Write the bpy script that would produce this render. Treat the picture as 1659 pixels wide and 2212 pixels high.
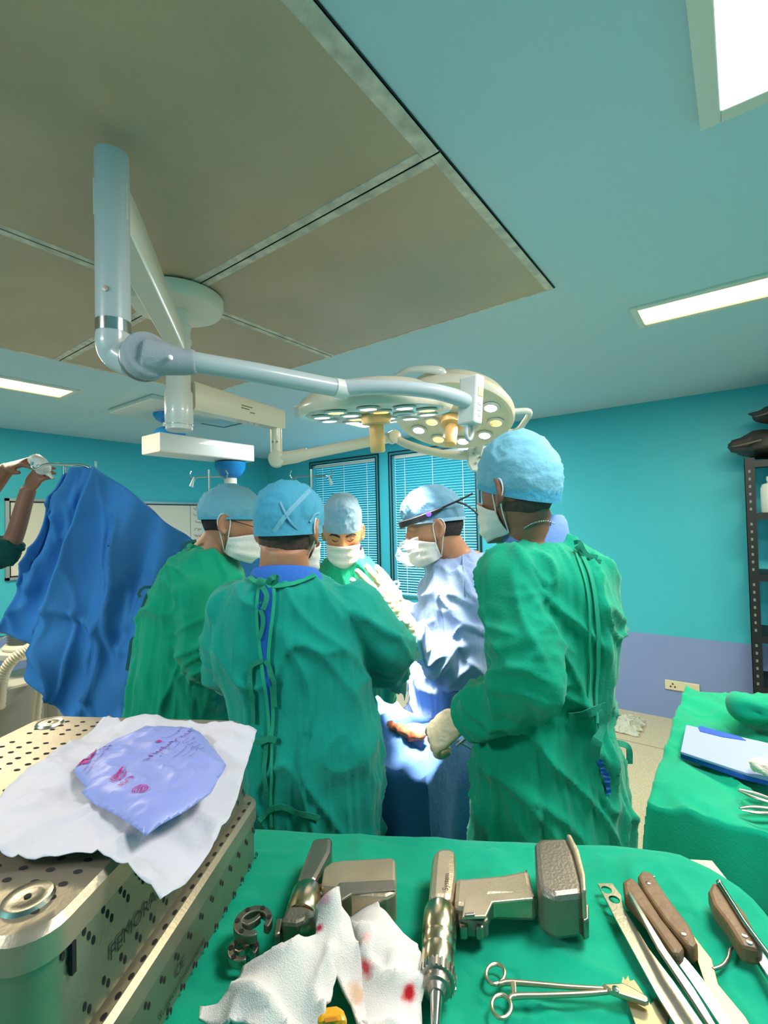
import bpy, bmesh, math, random
import numpy as np
from mathutils import Vector, Matrix
from mathutils.bvhtree import BVHTree

for _o in list(bpy.data.objects):
    bpy.data.objects.remove(_o)
SC = bpy.context.scene
COL = SC.collection

# ------------------------------------------------------------------ camera
IW, IH, FPX = 1659.0, 2212.0, 1042.0
CAMH = 1.62
YAW, PITCH, ROLL = math.radians(36.656), math.radians(1.361), math.radians(-1.3255)
_f = np.array([-math.sin(YAW) * math.cos(PITCH), math.cos(YAW) * math.cos(PITCH), math.sin(PITCH)])
_r0 = np.array([math.cos(YAW), math.sin(YAW), 0.0])
_u0 = np.cross(_r0, _f)
_r = _r0 * math.cos(ROLL) + _u0 * math.sin(ROLL)
_u = np.cross(_r, _f)
CAM = np.array([0.0, 0.0, CAMH])
FWD = np.array([-math.sin(YAW), math.cos(YAW), 0.0])      # horizontal forward / right
RGT = np.array([math.cos(YAW), math.sin(YAW), 0.0])
UP = np.array([0.0, 0.0, 1.0])
cam_data = bpy.data.cameras.new('camera')
cam = bpy.data.objects.new('camera', cam_data)
COL.objects.link(cam)
cam.matrix_world = Matrix(((_r[0], _u[0], -_f[0], 0), (_r[1], _u[1], -_f[1], 0), (_r[2], _u[2], -_f[2], CAMH), (0, 0, 0, 1)))
cam_data.sensor_fit = 'HORIZONTAL'
cam_data.sensor_width = 36.0
cam_data.lens = 36.0 * FPX / IW
cam_data.clip_start = 0.02
SC.camera = cam

# ------------------------------------------------------------------ world, view, lamps
world = bpy.data.worlds.new('world')
SC.world = world
world.use_nodes = True
world.node_tree.nodes['Background'].inputs[0].default_value = (0.75, 0.87, 1.0, 1)
world.node_tree.nodes['Background'].inputs[1].default_value = 0.3
SC.view_settings.view_transform = 'Standard'
SC.view_settings.look = 'None'
SC.view_settings.gamma = 1.0
SC.view_settings.use_curve_mapping = False
SC.view_settings.exposure = 0.55
SC.cycles.max_bounces = 8
SC.cycles.diffuse_bounces = 4
SC.cycles.sample_clamp_indirect = 6.0


def area_lamp(name, loc, sx, sy, power, color, normal=(0, 0, -1)):
    d = bpy.data.lights.new(name, 'AREA')
    d.shape = 'RECTANGLE'
    d.size, d.size_y, d.energy, d.color = sx, sy, power, color
    o = bpy.data.objects.new(name, d)
    COL.objects.link(o)
    o.location = loc
    o.rotation_euler = Vector(normal).to_track_quat('-Z', 'Y').to_euler()
    return o


def spot_lamp(name, loc, target, power, color, angle, blend=0.6, radius=0.12):
    d = bpy.data.lights.new(name, 'SPOT')
    d.energy, d.color, d.spot_size, d.spot_blend, d.shadow_soft_size = power, color, math.radians(angle), blend, radius
    o = bpy.data.objects.new(name, d)
    COL.objects.link(o)
    o.location = loc
    o.rotation_euler = (Vector(target) - Vector(loc)).to_track_quat('-Z', 'Y').to_euler()
    return o


ZC = 2.573                     # ceiling height
WALLY, WALLX, WALLR, WALLB = 4.492, -5.4, 1.55, -2.0
# fluorescent troffers and square panel lights of the ceiling (fixtures built below; rear and far panels are added fill)
area_lamp('panel_light_lamp', (0.285, 1.055, ZC - 0.03), 0.56, 0.56, 17, (1.0, 0.97, 1.0))
area_lamp('right_troffer_lamp', (0.235, 2.555, ZC - 0.02), 1.16, 0.2, 40, (1.0, 0.87, 0.62))
area_lamp('left_troffer_lamp', (-3.73, 0.77, ZC - 0.02), 0.2, 1.16, 40, (1.0, 0.87, 0.62))
area_lamp('added_rear_fill_lamp', (-1.4, -1.3, ZC - 0.03), 0.56, 0.56, 34, (1.0, 0.97, 1.0))  # added fill behind the camera, lights the gown backs
area_lamp('added_far_fill_lamp', (-2.6, 3.3, ZC - 0.03), 0.56, 0.56, 30, (0.9, 0.97, 1.0))  # added fill out of view, keeps the ambient level up


# ------------------------------------------------------------------ pixel helpers: a pixel is only a direction
def ray(x, y):
    return _f + _r * ((x - 829.5) / FPX) - _u * ((y - 1106.0) / FPX)


def D(x, y, d):
    return CAM + ray(x, y) * d


def onz(x, y, z):
    v = ray(x, y)
    return CAM + v * ((z - CAMH) / v[2])


def ony(x, y, yy):
    v = ray(x, y)
    return CAM + v * (yy / v[1])


def onx(x, y, xx):
    v = ray(x, y)
    return CAM + v * (xx / v[0])


def nrm(v):
    v = np.asarray(v, float)
    return v / max(1e-9, np.linalg.norm(v))


# ------------------------------------------------------------------ noise
_rng = np.random.RandomState(7)
_perm = np.concatenate([_rng.permutation(256)] * 3)
_grad = _rng.normal(size=(256, 3))
_grad /= np.linalg.norm(_grad, axis=1)[:, None]


def pn(p):
    p = np.asarray(p, float)
    i = np.floor(p).astype(int)
    fr = p - i
    w = fr * fr * fr * (fr * (fr * 6 - 15) + 10)
    out = np.zeros(len(p))
    for dx in (0, 1):
        for dy in (0, 1):
            for dz in (0, 1):
                h = _perm[_perm[_perm[(i[:, 0] + dx) & 255] + ((i[:, 1] + dy) & 255)] + ((i[:, 2] + dz) & 255)]
                g = _grad[h]
                dd = (g * (fr - np.array([dx, dy, dz]))).sum(1)
                out += dd * (w[:, 0] if dx else 1 - w[:, 0]) * (w[:, 1] if dy else 1 - w[:, 1]) * (w[:, 2] if dz else 1 - w[:, 2])
    return out * 1.6


def ridge(p, k=2.0):
    return np.power(np.clip(1 - np.abs(pn(p)) * 1.7, 0, 1), k)


# ------------------------------------------------------------------ materials
def lin(c):
    return tuple((v / 255 / 12.92) if v / 255 <= 0.04045 else ((v / 255 + 0.055) / 1.055) ** 2.4 for v in c)


_mats = {}


def mat(name, rgb, rough=0.5, metal=0.0, bump=0.0, bscale=60.0, var=0.0, vscale=6.0, emit=0.0, erg=None, trans=0.0, alpha=1.0,
        sheen=0.0, spec=0.5, coat=0.0, rgb2=None, transl=0.0, wrk=0.0, wscale=9.0):
    if name in _mats:
        return _mats[name]
    m = bpy.data.materials.new(name)
    m.use_nodes = True
    nt = m.node_tree
    b = nt.nodes['Principled BSDF']
    c = lin(rgb)
    b.inputs['Base Color'].default_value = (*c, 1)
    b.inputs['Roughness'].default_value = rough
    b.inputs['Metallic'].default_value = metal
    b.inputs['Specular IOR Level'].default_value = spec
    if trans:
        b.inputs['Transmission Weight'].default_value = trans
    if alpha < 1:
        b.inputs['Alpha'].default_value = alpha
    if sheen:
        b.inputs['Sheen Weight'].default_value = sheen
    if coat:
        b.inputs['Coat Weight'].default_value = coat
    if emit:
        b.inputs['Emission Color'].default_value = (*lin(erg or rgb), 1)
        b.inputs['Emission Strength'].default_value = emit
    tc = nt.nodes.new('ShaderNodeTexCoord')
    if var:
        n = nt.nodes.new('ShaderNodeTexNoise')
        n.inputs['Scale'].default_value = vscale
        n.inputs['Detail'].default_value = 6
        nt.links.new(tc.outputs['Object'], n.inputs['Vector'])
        r = nt.nodes.new('ShaderNodeValToRGB')
        c2 = lin(rgb2) if rgb2 else tuple(max(0, v * (1 - var)) for v in c)
        c3 = c if rgb2 else tuple(min(1, v * (1 + var)) for v in c)
        r.color_ramp.elements[0].position, r.color_ramp.elements[1].position = 0.35, 0.65
        r.color_ramp.elements[0].color, r.color_ramp.elements[1].color = (*c2, 1), (*c3, 1)
        nt.links.new(n.outputs['Fac'], r.inputs['Fac'])
        nt.links.new(r.outputs['Color'], b.inputs['Base Color'])
    if bump:
        n = nt.nodes.new('ShaderNodeTexNoise')
        n.inputs['Scale'].default_value = bscale
        n.inputs['Detail'].default_value = 5
        nt.links.new(tc.outputs['Object'], n.inputs['Vector'])
        bp = nt.nodes.new('ShaderNodeBump')
        bp.inputs['Strength'].default_value = bump
        bp.inputs['Distance'].default_value = 0.01
        nt.links.new(n.outputs['Fac'], bp.inputs['Height'])
        nt.links.new(bp.outputs['Normal'], b.inputs['Normal'])
        if wrk:
            mp_ = nt.nodes.new('ShaderNodeMapping')
            mp_.inputs['Scale'].default_value = (1.0, 1.0, 0.55)
            mp_.inputs['Rotation'].default_value = (0.35, 0.25, 0.4)
            n2 = nt.nodes.new('ShaderNodeTexNoise')
            n2.noise_type = 'RIDGED_MULTIFRACTAL'
            n2.inputs['Scale'].default_value = wscale
            n2.inputs['Detail'].default_value = 2.5
            n2.inputs['Roughness'].default_value = 0.4
            n2.inputs['Distortion'].default_value = 0.5
            nt.links.new(tc.outputs['Object'], mp_.inputs['Vector'])
            nt.links.new(mp_.outputs['Vector'], n2.inputs['Vector'])
            b2 = nt.nodes.new('ShaderNodeBump')
            b2.inputs['Strength'].default_value = wrk
            b2.inputs['Distance'].default_value = 0.012
            nt.links.new(n2.outputs['Fac'], b2.inputs['Height'])
            nt.links.new(b2.outputs['Normal'], bp.inputs['Normal'])
    if transl:
        t = nt.nodes.new('ShaderNodeBsdfTranslucent')
        t.inputs['Color'].default_value = (*c, 1)
        mx = nt.nodes.new('ShaderNodeMixShader')
        mx.inputs['Fac'].default_value = transl
        out = nt.nodes['Material Output']
        nt.links.new(b.outputs['BSDF'], mx.inputs[1])
        nt.links.new(t.outputs['BSDF'], mx.inputs[2])
        nt.links.new(mx.outputs['Shader'], out.inputs['Surface'])
    _mats[name] = m
    return m


# ------------------------------------------------------------------ mesh helpers
def mesh_obj(name, V, F, m, parent=None, smooth=True, label=None, cat=None, group=None, kind=None):
    V = np.asarray(V, float)
    if parent is not None:
        base = np.zeros(3)
        q = parent
        while q is not None:
            base += np.array(q.location)
            q = q.parent
        V = V - base
        loc = (0, 0, 0)
    else:
        loc = (V.min(0) + V.max(0)) / 2
        loc[2] = V[:, 2].min()
        V = V - loc
    me = bpy.data.meshes.new(name)
    me.from_pydata(V.tolist(), [], [list(map(int, q)) for q in F])
    me.update()
    if smooth:
        me.polygons.foreach_set('use_smooth', [True] * len(me.polygons))
    me.materials.append(m)
    o = bpy.data.objects.new(name, me)
    COL.objects.link(o)
    o.location = loc
    if parent is not None:
        o.parent = parent
    tag(o, label, cat, group, kind)
    return o


def tag(o, label=None, cat=None, group=None, kind=None):
    if label:
        o['label'] = label
    if cat:
        o['category'] = cat
    if group:
        o['group'] = group
    if kind:
        o['kind'] = kind
    return o


def empty(name, loc, label, cat, group=None, kind=None):
    o = bpy.data.objects.new(name, None)
    COL.objects.link(o)
    o.location = tuple(float(v) for v in loc)
    o.empty_display_size = 0.05
    return tag(o, label, cat, group, kind)


def catmull(pts, n=6):
    pts = [np.asarray(p, float) for p in pts]
    if len(pts) < 3:
        return [pts[0] + (pts[-1] - pts[0]) * t for t in np.linspace(0, 1, n + 1)]
    P = [2 * pts[0] - pts[1]] + pts + [2 * pts[-1] - pts[-2]]
    out = []
    for i in range(1, len(P) - 2):
        for t in np.linspace(0, 1, n, endpoint=False):
            a, b, c, d = P[i - 1], P[i], P[i + 1], P[i + 2]
            out.append(0.5 * (2 * b + (c - a) * t + (2 * a - 5 * b + 4 * c - d) * t * t + (3 * b - a - 3 * c + d) * t ** 3))
    out.append(pts[-1])
    return out


class MB:
    def __init__(s):
        s.V, s.F = [], []

    def add(s, V, F):
        k = len(s.V)
        s.V += [np.asarray(v, float) for v in V]
        s.F += [[i + k for i in f] for f in F]
        return s

    def box(s, c, half, ax=None):
        ax = np.eye(3) if ax is None else np.array([nrm(a) for a in ax])
        c = np.asarray(c, float)
        V = [c + ax[0] * half[0] * i + ax[1] * half[1] * j + ax[2] * half[2] * k for i in (-1, 1) for j in (-1, 1) for k in (-1, 1)]
        return s.add(V, [(0, 1, 3, 2), (4, 6, 7, 5), (0, 4, 5, 1), (2, 3, 7, 6), (0, 2, 6, 4), (1, 5, 7, 3)])

    def bounds(s, lo, hi):
        lo, hi = np.asarray(lo, float), np.asarray(hi, float)
        return s.box((lo + hi) / 2, (hi - lo) / 2)

    def prism(s, poly, vec):
        n = len(poly)
        vec = np.asarray(vec, float)
        a = [np.asarray(p, float) for p in poly]
        b = [p + vec for p in a]
        return s.add(a + b, [list(range(n))[::-1], list(range(n, 2 * n))] + [(i, (i + 1) % n, n + (i + 1) % n, n + i) for i in range(n)])

    def rings(s, R, cap=True, close=False):
        n = len(R[0])
        V = [p for q in R for p in q]
        F = []
        for i in range(len(R) - 1):
            for j in range(n):
                F.append((i * n + j, i * n + (j + 1) % n, (i + 1) * n + (j + 1) % n, (i + 1) * n + j))
        if cap:
            F.append(list(range(n))[::-1])
            F.append(list(range((len(R) - 1) * n, len(R) * n)))
        return s.add(V, F)

    def tube(s, path, rad, n=10, cap=True, flat=None):
        path = [np.asarray(p, float) for p in path]
        m = len(path)
        rad = [rad] * m if np.isscalar(rad) else list(np.interp(np.linspace(0, 1, m), np.linspace(0, 1, len(rad)), rad))
        T = [nrm(path[min(i + 1, m - 1)] - path[max(i - 1, 0)]) for i in range(m)]
        a = np.cross(T[0], [0, 0, 1])
        if np.linalg.norm(a) < 0.1:
            a = np.cross(T[0], [1, 0, 0])
        a = nrm(a)
        R = []
        for i in range(m):
            a = nrm(a - T[i] * (a @ T[i]))
            b = np.cross(T[i], a)
            fl = flat or 1.0
            R.append([path[i] + (a * math.cos(t) + b * math.sin(t) * fl) * rad[i] for t in np.linspace(0, 2 * math.pi, n, endpoint=False)])
        return s.rings(R, cap)

    def lathe(s, prof, o, ax=(0, 0, 1), n=32, cap=True, ref=None):
        ax = nrm(ax)
        a = nrm(np.cross(ax, [0, 0, 1])) if abs(ax[2]) < 0.9 else nrm(np.cross(ax, [0, 1, 0]))
        if ref is not None:
            a = nrm(np.asarray(ref) - ax * (np.asarray(ref) @ ax))
        b = np.cross(ax, a)
        o = np.asarray(o, float)
        R = [[o + ax * h + (a * math.cos(t) + b * math.sin(t)) * max(r, 1e-4) for t in np.linspace(0, 2 * math.pi, n, endpoint=False)] for r, h in prof]
        return s.rings(R, cap)

    def ball(s, c, rad, ax=None, n=20, m=12):
        ax = np.eye(3) if ax is None else np.array(ax)
        c = np.asarray(c, float)
        R = []
        for i in range(m + 1):
            th = math.pi * (i / m)
            th = min(max(th, 0.04), math.pi - 0.04)
            R.append([c + ax[0] * rad[0] * math.sin(th) * math.cos(t) + ax[1] * rad[1] * math.sin(th) * math.sin(t) + ax[2] * rad[2] * math.cos(th)
                      for t in np.linspace(0, 2 * math.pi, n, endpoint=False)])
        return s.rings(R)

    def build(s, name, m, parent=None, smooth=True, bevel=0.0, **kw):
        o = mesh_obj(name, s.V, s.F, m, parent, smooth, **kw)
        if bevel:
            q = o.modifiers.new('bevel', 'BEVEL')
            q.width, q.segments, q.limit_method = bevel, 2, 'ANGLE'
            q.angle_limit = math.radians(40)
        if smooth:
            me = o.data
            try:
                me.set_sharp_from_angle(angle=math.radians(42))
            except Exception:
                pass
        return o


def fix_normals(V, F):
    bm = bmesh.new()
    vs = [bm.verts.new(tuple(v)) for v in V]
    for f in F:
        try:
            bm.faces.new([vs[i] for i in f])
        except ValueError:
            pass
    bmesh.ops.recalc_face_normals(bm, faces=bm.faces)
    return bm


def remesh(mb, voxel, smooth=2, factor=0.5):
    """union of overlapping closed shells as one continuous surface -> numpy verts, faces"""
    bm = fix_normals(mb.V, mb.F)
    me = bpy.data.meshes.new('tmp')
    bm.to_mesh(me)
    bm.free()
    o = bpy.data.objects.new('tmp', me)
    COL.objects.link(o)
    q = o.modifiers.new('r', 'REMESH')
    q.mode, q.voxel_size = 'VOXEL', voxel
    if smooth:
        w = o.modifiers.new('s', 'SMOOTH')
        w.iterations, w.factor = smooth, factor
    dg = bpy.context.evaluated_depsgraph_get()
    ev = o.evaluated_get(dg)
    m2 = ev.to_mesh()
    n = len(m2.vertices)
    V = np.zeros(n * 3)
    m2.vertices.foreach_get('co', V)
    F = [tuple(p.vertices) for p in m2.polygons]
    ev.to_mesh_clear()
    bpy.data.objects.remove(o)
    bpy.data.meshes.remove(me)
    return V.reshape(-1, 3), F


def vnormals(V, F):
    F4 = np.array([f if len(f) == 4 else (f[0], f[1], f[2], f[2]) for f in F])
    n = np.cross(V[F4[:, 2]] - V[F4[:, 0]], V[F4[:, 3]] - V[F4[:, 1]])
    t = np.array([len(f) == 3 for f in F])
    if t.any():
        n[t] = np.cross(V[F4[t, 1]] - V[F4[t, 0]], V[F4[t, 2]] - V[F4[t, 0]])
    N = np.zeros_like(V)
    for k in range(4):
        np.add.at(N, F4[:, k], n)
    return N / np.maximum(1e-12, np.linalg.norm(N, axis=1))[:, None]


def bvh_of(V, F):
    return BVHTree.FromPolygons([tuple(v) for v in V], [tuple(f) for f in F])


def hit(bvh, x, y, off=0.004):
    loc, no, _, _ = bvh.ray_cast(Vector(CAM), Vector(nrm(ray(x, y))))
    if loc is None:
        return None
    n = np.array(no)
    if n @ ray(x, y) > 0:
        n = -n
    return np.array(loc) + n * off, n


def ribbon(pts, nors, width, thick=0.0025):
    """flat band along a path; nors give the band's facing"""
    mb = MB()
    R = []
    m = len(pts)
    wd = [width] * m if np.isscalar(width) else list(np.interp(np.linspace(0, 1, m), np.linspace(0, 1, len(width)), width))
    for i in range(m):
        t = nrm(np.asarray(pts[min(i + 1, m - 1)]) - np.asarray(pts[max(i - 1, 0)]))
        n = nrm(nors[i] - t * (nors[i] @ t))
        s = np.cross(t, n)
        p = np.asarray(pts[i])
        R.append([p + s * wd[i] / 2 - n * thick / 2, p + s * wd[i] / 2 + n * thick / 2, p - s * wd[i] / 2 + n * thick / 2, p - s * wd[i] / 2 - n * thick / 2])
    mb.rings(R)
    return mb


def surf_ribbon(bvh, px, width, off=0.005, n=5, thick=0.0025):
    path = catmull([np.array([a, b, 0.0]) for a, b in px], n)
    P, N = [], []
    for q in path:
        h = hit(bvh, q[0], q[1], off)
        if h is not None:
            P.append(h[0])
            N.append(h[1])
    if len(P) < 2:
        return None
    for _ in range(2):
        N = [nrm(N[max(i - 1, 0)] + N[i] + N[min(i + 1, len(N) - 1)]) for i in range(len(N))]
        P = [P[0]] + [(P[i - 1] + 2 * P[i] + P[i + 1]) / 4 for i in range(1, len(P) - 1)] + [P[-1]]
    return ribbon(P, N, width, thick)


def in_poly(x, y, poly):
    c = np.zeros(len(x), bool)
    n = len(poly)
    for i in range(n):
        x1, y1 = poly[i]
        x2, y2 = poly[(i + 1) % n]
        k = ((y1 > y) != (y2 > y)) & (x < (x2 - x1) * (y - y1) / ((y2 - y1) or 1e-12) + x1)
        c ^= k
    return c


def sheet(name, poly, height, m, parent=None, step=0.006, thick=0.0012, extra=None, **kw):
    """a thin cloth or foil patch: poly in plane coordinates (list of (x, y)), height(x, y)->z, real thickness"""
    poly = [tuple(p) for p in poly]
    bm = bmesh.new()
    vs = [bm.verts.new((p[0], p[1], 0)) for p in poly]
    bm.faces.new(vs)
    bmesh.ops.triangulate(bm, faces=bm.faces[:])
    xs = [p[0] for p in poly]
    ys = [p[1] for p in poly]
    for x in np.arange(min(xs), max(xs), step):
        bmesh.ops.bisect_plane(bm, geom=bm.verts[:] + bm.edges[:] + bm.faces[:], plane_co=(x, 0, 0), plane_no=(1, 0, 0))
    for y in np.arange(min(ys), max(ys), step):
        bmesh.ops.bisect_plane(bm, geom=bm.verts[:] + bm.edges[:] + bm.faces[:], plane_co=(0, y, 0), plane_no=(0, 1, 0))
    bmesh.ops.remove_doubles(bm, verts=bm.verts[:], dist=1e-5)
    co = np.array([v.co[:] for v in bm.verts])
    z = height(co[:, 0], co[:, 1])
    V = np.column_stack([co[:, :2], z])
    if extra is not None:
        V = extra(V)
    bm.verts.index_update()
    F = [[v.index for v in f.verts] for f in bm.faces]
    bm.free()
    o = mesh_obj(name, V, F, m, parent, True, **kw)
    q = o.modifiers.new('thick', 'SOLIDIFY')
    q.thickness, q.offset = thick, 1.0
    return o


def text_mesh(body, size, origin, xdir, ydir, m, name, parent, lift=0.001, shear=0.0, align='LEFT', surface=None):
    c = bpy.data.curves.new('txt', 'FONT')
    c.body, c.size, c.shear, c.align_x = body, size, shear, align
    c.resolution_u = 2
    o = bpy.data.objects.new('txt', c)
    COL.objects.link(o)
    dg = bpy.context.evaluated_depsgraph_get()
    me = o.evaluated_get(dg).to_mesh()
    V = np.array([v.co[:] for v in me.vertices])
    F = [list(p.vertices) for p in me.polygons]
    o.evaluated_get(dg).to_mesh_clear()
    bpy.data.objects.remove(o)
    if len(V) == 0:
        return None
    xd, yd = nrm(xdir), nrm(ydir)
    n = nrm(np.cross(xd, yd))
    W = np.asarray(origin)[None] + V[:, :1] * xd + V[:, 1:2] * yd + n * lift
    if surface is not None:
        W = surface(W)
    ob = mesh_obj(name, W, F, m, parent, False)
    return ob

# ------------------------------------------------------------------ materials of the place
def wall_mat(name, top, low, split, line=True):
    m = mat(name, top, rough=0.55, bump=0.05, bscale=90)
    nt = m.node_tree
    b = nt.nodes['Principled BSDF']
    g = nt.nodes.new('ShaderNodeNewGeometry')
    sx = nt.nodes.new('ShaderNodeSeparateXYZ')
    nt.links.new(g.outputs['Position'], sx.inputs[0])
    gt = nt.nodes.new('ShaderNodeMath')
    gt.operation = 'GREATER_THAN'
    gt.inputs[1].default_value = split
    nt.links.new(sx.outputs['Z'], gt.inputs[0])
    mx = nt.nodes.new('ShaderNodeMix')
    mx.data_type = 'RGBA'
    mx.inputs['A'].default_value = (*lin(low), 1)
    mx.inputs['B'].default_value = (*lin(top), 1)
    nt.links.new(gt.outputs[0], mx.inputs['Factor'])
    nt.links.new(mx.outputs['Result'], b.inputs['Base Color'])
    return m


M_WALL = wall_mat('turquoise wall paint with lilac dado', (62, 184, 200), (128, 150, 198), 0.664)
M_CEIL = mat('turquoise ceiling paint', (182, 214, 226), rough=0.6, bump=0.06, bscale=120)
M_FLOOR = mat('beige terrazzo', (196, 184, 150), rough=0.35, var=0.18, vscale=180, bump=0.02)
M_PLENUM = mat('brown grey filter membrane', (186, 163, 133), rough=0.42, bump=0.08, bscale=300, var=0.06, vscale=3)
M_PFRAME = mat('scuffed white plenum frame', (205, 195, 178), rough=0.45, var=0.22, vscale=22)
M_GAP = mat('dark joint', (45, 42, 38), rough=0.8)
M_WHITE = mat('white enamel', (226, 222, 212), rough=0.28, coat=0.3)
M_CREAM = mat('cream enamel', (232, 220, 196), rough=0.3, coat=0.3)
M_GREYTUBE = mat('pale grey powder coat', (186, 194, 192), rough=0.32, coat=0.3, bump=0.03, bscale=200)
M_GREYTEX = mat('pebbled grey plastic', (172, 178, 182), rough=0.45, bump=0.5, bscale=420)
M_CHROME = mat('polished steel', (200, 200, 196), rough=0.16, metal=1.0)
M_STEEL = mat('brushed steel', (178, 172, 158), rough=0.32, metal=1.0, bump=0.04, bscale=260)
M_STEELD = mat('dull grey steel', (158, 150, 138), rough=0.38, metal=1.0, bump=0.06, bscale=320)
M_BLACK = mat('black plastic', (22, 24, 26), rough=0.5)
M_DARKMETAL = mat('black slotted angle', (30, 34, 36), rough=0.5, metal=0.3)
M_ALU = mat('anodised aluminium', (178, 182, 182), rough=0.35, metal=0.8)
M_BLUEPL = mat('blue pendant shroud', (20, 128, 196), rough=0.35)
M_BOARD = mat('whiteboard enamel', (216, 212, 196), rough=0.25)
M_INK = mat('marker ink', (40, 60, 90), rough=0.7)
M_BLIND = mat('aqua blind slat', (44, 164, 188), rough=0.4)
M_CORD = mat('white blind cord', (235, 240, 240), rough=0.7)
M_WFRAME = mat('teal window frame', (52, 140, 150), rough=0.4)
M_TUBE_GLOW = mat('lit troffer diffuser', (255, 240, 205), emit=1.9, erg=(255, 228, 160))
M_PANEL_GLOW = mat('lit panel diffuser', (255, 250, 255), emit=7.0, erg=(255, 247, 255))
M_PANE = mat('daylit window pane', (230, 245, 250), rough=0.1, emit=0.95, erg=(120, 222, 238))
M_LED_W = mat('white led lens', (255, 250, 255), emit=5.0, erg=(255, 246, 250))
M_LED_Y = mat('yellow led lens', (255, 200, 110), emit=2.4, erg=(255, 205, 110))
M_LED_OFF = mat('dim led lens', (130, 110, 95), rough=0.2)
M_HANDLE = mat('amber sterile handle', (236, 190, 120), rough=0.35)

# ------------------------------------------------------------------ room shell
MB().bounds((WALLX, WALLB, -0.12), (WALLR, WALLY, 0.0)).build('floor', M_FLOOR, smooth=False, kind='structure', label='beige speckled terrazzo floor of the operating room')
MB().bounds((WALLX - 0.1, WALLB - 0.1, ZC), (WALLR + 0.1, WALLY + 0.1, ZC + 0.12)).build('ceiling', M_CEIL, smooth=False, kind='structure', label='turquoise painted ceiling')
MB().bounds((WALLX - 0.1, WALLB, -0.12), (WALLX, WALLY + 0.1, ZC)).build('wall_left', M_WALL, smooth=False, kind='structure', label='turquoise wall with lilac dado behind the whiteboard')
MB().bounds((WALLR, WALLB, -0.12), (WALLR + 0.1, WALLY + 0.1, ZC)).build('wall_right', M_WALL, smooth=False, kind='structure', label='turquoise wall with lilac dado beside the rack')
MB().bounds((WALLX, WALLB - 0.1, -0.12), (WALLR, WALLB, ZC)).build('wall_back', M_WALL, smooth=False, kind='structure', label='turquoise wall with lilac dado behind the viewer')
WIN = [(-4.525, -3.405), (-3.25, -2.13)]
WZ0, WZ1 = 0.78, 2.432
w = MB()
w.bounds((WALLX, WALLY, -0.12), (WIN[0][0], WALLY + 0.1, ZC))
w.bounds((WIN[0][1], WALLY, -0.12), (WIN[1][0], WALLY + 0.1, ZC))
w.bounds((WIN[1][1], WALLY, -0.12), (WALLR, WALLY + 0.1, ZC))
for a, b in WIN:
    w.bounds((a, WALLY, -0.12), (b, WALLY + 0.1, WZ0))
    w.bounds((a, WALLY, WZ1), (b, WALLY + 0.1, ZC))
w.build('wall_far', M_WALL, smooth=False, kind='structure', label='turquoise far wall with lilac dado and two windows')
# floor screed joint running along the far wall
MB().bounds((WALLX, WALLY - 0.62, 0.0), (WALLR, WALLY - 0.614, 0.0008)).build('trim_1', mat('grey floor joint', (120, 116, 98), rough=0.7), smooth=False, kind='structure', label='thin grey joint line across the terrazzo floor')

slat_me = None
for wi, (a, b) in enumerate(WIN):
    root = empty('window_%d' % (wi + 1), ((a + b) / 2, WALLY, WZ0), ['window with pale venetian blind behind the man facing the viewer', 'window with pale venetian blind behind the man in the white gown'][wi], None, kind='structure')
    fr = MB()
    t = 0.03
    fr.bounds((a, WALLY - 0.012, WZ0), (a + t, WALLY + 0.09, WZ1)).bounds((b - t, WALLY - 0.012, WZ0), (b, WALLY + 0.09, WZ1))
    fr.bounds((a + t, WALLY - 0.012, WZ1 - t), (b - t, WALLY + 0.09, WZ1)).bounds((a + t, WALLY - 0.012, WZ0), (b - t, WALLY + 0.09, WZ0 + t))
    fr.build('window_frame', M_WFRAME, root, smooth=False)
    g = MB()
    for (x0, x1, z0, z1) in ((a - .008, a + .006, WZ0, WZ1 + .008), (b - .006, b + .008, WZ0, WZ1 + .008), (a, b, WZ1 - .006, WZ1 + .008), (a + t, a + t + .012, WZ0, WZ1 - t), (b - t - .012, b - t, WZ0, WZ1 - t), (a + t, b - t, WZ1 - t - .012, WZ1 - t)):
        g.bounds((x0, WALLY - 0.016, z0), (x1, WALLY - 0.006, z1))
    g.build('gasket', M_BLACK, root, smooth=False)
    MB().bounds((a + t, WALLY + 0.07, WZ0 + t), (b - t, WALLY + 0.075, WZ1 - t)).build('pane', M_PANE, root, smooth=False)
    hx0, hx1 = a + t + 0.03, b - t - 0.02
    MB().bounds((hx0, WALLY + 0.012, WZ1 - t - 0.045), (hx1, WALLY + 0.05, WZ1 - t - 0.012)).build('head_rail', M_WHITE, root, smooth=False, bevel=0.003)
    if slat_me is None:
        hl = (hx1 - hx0) / 2
        q = MB()
        ang = math.radians(56)
        prof = [(-0.0135, -0.0012), (0.0, 0.0012), (0.0135, -0.0012)]
        A = [(-hl, c[0] * math.cos(ang) - c[1] * math.sin(ang), -c[0] * math.sin(ang) + c[1] * math.cos(ang)) for c in prof]
        q.add(A + [(hl, y_, z_) for _, y_, z_ in A], [(0, 3, 4, 1), (1, 4, 5, 2)])
        so = q.build('slat', M_BLIND, None)
        slat_me = so.data
        bpy.data.objects.remove(so)
    z = WZ1 - t - 0.06
    zr = []
    while z > WZ0 + t + 0.01:
        o = bpy.data.objects.new('slat', slat_me)
        COL.objects.link(o)
        o.parent = root
        o.location = ((hx0 + hx1) / 2 - root.location.x, 0.032, z - root.location.z)
        z -= 0.0285
    for k in (0.14, 0.5, 0.86):
        MB().bounds((hx0 + (hx1 - hx0) * k - .003, WALLY + .014, WZ0 + t), (hx0 + (hx1 - hx0) * k + .003, WALLY + .017, WZ1 - t - .03)).build('ladder_cord', M_CORD, root, smooth=False)

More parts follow.
